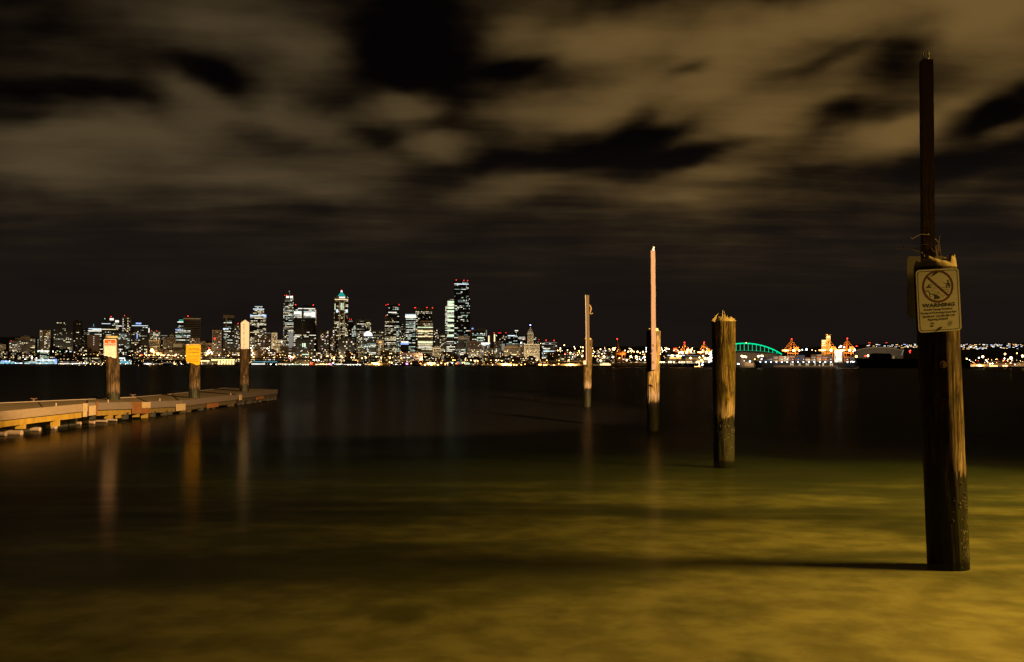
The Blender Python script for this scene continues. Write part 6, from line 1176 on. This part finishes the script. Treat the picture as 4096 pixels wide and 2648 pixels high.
for i in range(19):
    x = 3041 + i * 21.6
    if 3330 < x < 3370: continue
    b = MB(); b.ball(F.pt(x, 1448, -13.2), .85, 7); b.build('deck_light', LAMPM['cool'], t)
    if 3060 < x < 3420 and i % 1 == 0: b = MB(); b.ball(F.pt(x + .5, 1438, -9), .75, 6); b.build('deck_light', LAMPM['white'], t)
for x in (3110, 3150, 3215, 3280, 3325, 3370): flood('unseen_deck_spot', F.pt(x, 1432, -24), 4800, (1, .78, .5), t, .5)
for x in (3140, 3190, 3245, 3305): flood('unseen_hull_spot', F.pt(x, 1456, -30), 2100, (1, .8, .5), t, .5)
b = MB(); b.tube([F.pt(3022, 1443, 0), F.pt(3022, 1428, 0)], .3, 5); b.build('foremast', M_DARKST, t)

# second ship partly hidden behind the two middle piles
F = shipF(2740, 1460); t = empty('container_ship', F.loc, -F.az, 'dark ship with faint hull letters half hidden behind the two middle piles', 'ship')
hull(t, F, ([(2625, 1450), (2660, 1452), (2740, 1453), (2800, 1452), (2850, 1449), (2866, 1446)], [(2632, 1471), (2660, 1471), (2740, 1471), (2790, 1471), (2830, 1471), (2846, 1471)]), M_HULL, 24)
letters(t, F, [('H', 2709, 3.2), ('A', 2729, 3.2), ('N', 2752, 3.4), ('J', 2777, 2.4)], 1455, 1463, -12.3, M_LET)
WH = 'on the half-hidden ship'
for bi, (x0, yt, nt, cols) in enumerate(((2664, 1433, 4, ['dark blue', 'dark brown']), (2684, 1442, 2, ['dark brown', 'dark blue']), (2704, 1438, 3, ['dark brown', 'dark blue']), (2726, 1428, 5, ['dark blue', 'dark brown']), (2768, 1438, 3, ['dark blue', 'dark brown']))):
    ph = (1450 - yt) / nt
    for k in range(nt): container(x0, x0 + 15, 1450 - ph * (k + 1), 1450 - ph * k, 1460, cols[k % 2], WH, F, bi, k)
for x in (2640, 2647, 2655, 2676, 2685, 2696, 2718, 2727, 2737, 2786, 2794, 2810): b = MB(); b.ball(F.pt(x, 1449, -12.5), .95, 7); b.build('deck_light', LAMPM['warm'], t)
# terminal sheds with floodlit fronts around it
pier('low terminal wall glowing amber between the farthest pile and the pile with the board', 2370, 2450, 1450, 'tan', 'warm', .3, [(2400, 2442, 1455, 1466, 'bright'), (2372, 2400, 1459, 1465, 'dimwarm'), (2410, 2436, 1452, 1456, 'warm')], 1600, 'terminal_shed')
pier('long dim sand-coloured terminal wall left of the pile with the board', 2450, 2590, 1447, 'tan', 'warm', .06, [(2446, 2462, 1463, 1467, 'bright'), (2490, 2512, 1436, 1439, 'white')], 1620, 'terminal_shed')
pier('floodlit container shed behind the ship between the two middle piles', 2664, 2850, 1416, 'grey', 'cool', .40, [(2670, 2740, 1420, 1423, 'cool'), (2745, 2800, 1422, 1424, 'dimwhite'), (2678, 2724, 1429, 1435, 'sodium'), (2790, 2815, 1441, 1448, 'sodium'), (2820, 2846, 1432, 1438, 'warm'), (2745, 2790, 1446, 1449, 'warm')], 1660, 'terminal_shed')
bld('office_building', 'dark office block with white windows on the rise behind the terminal shed', 2200, 'dark', [(2660, 2720, 1398), (2716, 2790, 1404)], RE(.4, 'white'))
# little work boat with amber deck lights
F = shipF(2790, 1300); t = empty('work_boat', F.loc - Vector((0, 0, 1.9)), -F.az, 'small work boat with a row of amber lights in front of the dark ship', 'boat')
b = MB(); b.prism([(F.x(2776), -2, 0), (F.x(2802), -2, 0), (F.x(2805), -2, 1.3), (F.x(2774), -2, 1.3)], (0, 4, 0)); b.build('hull', M_HULL, t); b = MB(); b.box((F.x(2796), 0, 2.2), (2.4, 2.6, 1.9)); b.build('wheelhouse', M_SUPER, t)
b = MB(); b.tube([(F.x(2797), 0, 3), (F.x(2797), 0, 6)], .1, 5); b.build('mast', M_DARKST, t)
for x in (2780, 2787, 2793, 2799): b = MB(); b.ball((F.x(x), -2.3, 1.0), .42, 6); b.build('deck_light', LAMPM['sodium'], t)
for z, c in ((2.6, 'white'), (4.2, 'cool'), (5.4, 'white')): b = MB(); b.ball((F.x(2797), -1.6, z), .40, 6); b.build('mast_light', LAMPM[c], t)
lamps('white lamp at the water left of the stout bare pile', 'water lamps left of the stout bare pile', [(2809, 1459, 'cool', 2.2)], Y=1330)
# pale harbour barge under the arch
F = shipF(2990, 1420); t = empty('barge', F.loc - Vector((0, 0, 1.9)), -F.az, 'pale floodlit barge with square cargo blocks under the green arch', 'barge')
b = MB(); b.prism([(F.x(2958), -5, 0), (F.x(3016), -5, 0), (F.x(3019), -5, F.z(1464) + 1.9), (F.x(3012), -5, F.z(1452)), (F.x(2958), -5, F.z(1456))], (0, 10, 0)); b.build('hull', M_STAD, t)
for (x0, x1, y0) in ((2960, 2976, 1434), (2978, 2998, 1448), (2999, 3014, 1453)): b = MB(); b.prism([F.pt(x0, 1468, -5.4) + Vector((0, 0, 1.5)), F.pt(x1, 1468, -5.4) + Vector((0, 0, 1.5)), F.pt(x1, y0, -5.4) + Vector((0, 0, 1.9)), F.pt(x0, y0, -5.4) + Vector((0, 0, 1.9))], (0, 8, 0)); b.build('cargo_block', WALL['tan'] if x0 > 2970 else M_STAD, t)
flood('unseen_barge_spot', F.pt(2985, 1438, -16), 4500, (1, .72, .42), t, .5); flood('unseen_barge_spot', F.pt(3008, 1446, -12), 2000, (1, .7, .4), t, .5)
# black ship in front of everything at right
F = shipF(3650, 1150); t = empty('cargo_ship', F.loc, -F.az, 'unlit black cargo ship lying across the bay behind the warning pile', 'ship')
hull(t, F, ([(3415, 1431), (3440, 1433), (3560, 1435), (3700, 1435), (3800, 1434), (3845, 1428), (3876, 1446)], [(3436, 1475), (3450, 1475), (3560, 1475), (3700, 1475), (3800, 1475), (3845, 1475), (3878, 1474)]), M_HULLK, 22)
b = MB(); b.prism([F.pt(3474, 1436, -8), F.pt(3566, 1436, -8), F.pt(3566, 1418, -8), F.pt(3558, 1414, -8), F.pt(3486, 1413, -8), F.pt(3474, 1421, -8)], (0, 16, 0)); b.build('superstructure', M_HULLK, t)
b = MB(); b.prism([F.pt(3828, 1436, -5), F.pt(3858, 1440, -5), F.pt(3850, 1420, -5), F.pt(3838, 1416, -5), F.pt(3828, 1416, -5)], (0, 10, 0)); b.build('forecastle', M_HULLK, t)
# quay sheds right of the warning pile
pier('amber-lit quay sheds right of the black bow', 3872, 3960, 1452, 'tan', 'warm', .3, [(3905, 3935, 1460, 1465, 'bright'), (3957, 3990, 1461, 1468, 'bright')], 1545, 'quay_shed')
pier('brown two-storey quay shed with a cream lit front at the frame edge', 3956, 4056, 1446, 'brown', 'warm', .25, [(3962, 4002, 1445, 1446.5, 'dimwarm'), (3988, 4004, 1461, 1469, 'dimwarm'), (4010, 4030, 1460, 1467, 'warm'), (3958, 3986, 1461, 1468, 'bright')], 1560, 'quay_shed')
pier('amber quay building with dark windows at the very edge of the picture', 4056, 4140, 1447, 'tan', 'orange', .35, [(4058, 4096, 1462, 1466, 'dimwarm'), (4064, 4096, 1452, 1454, 'dimwarm')], 1550, 'quay_shed')
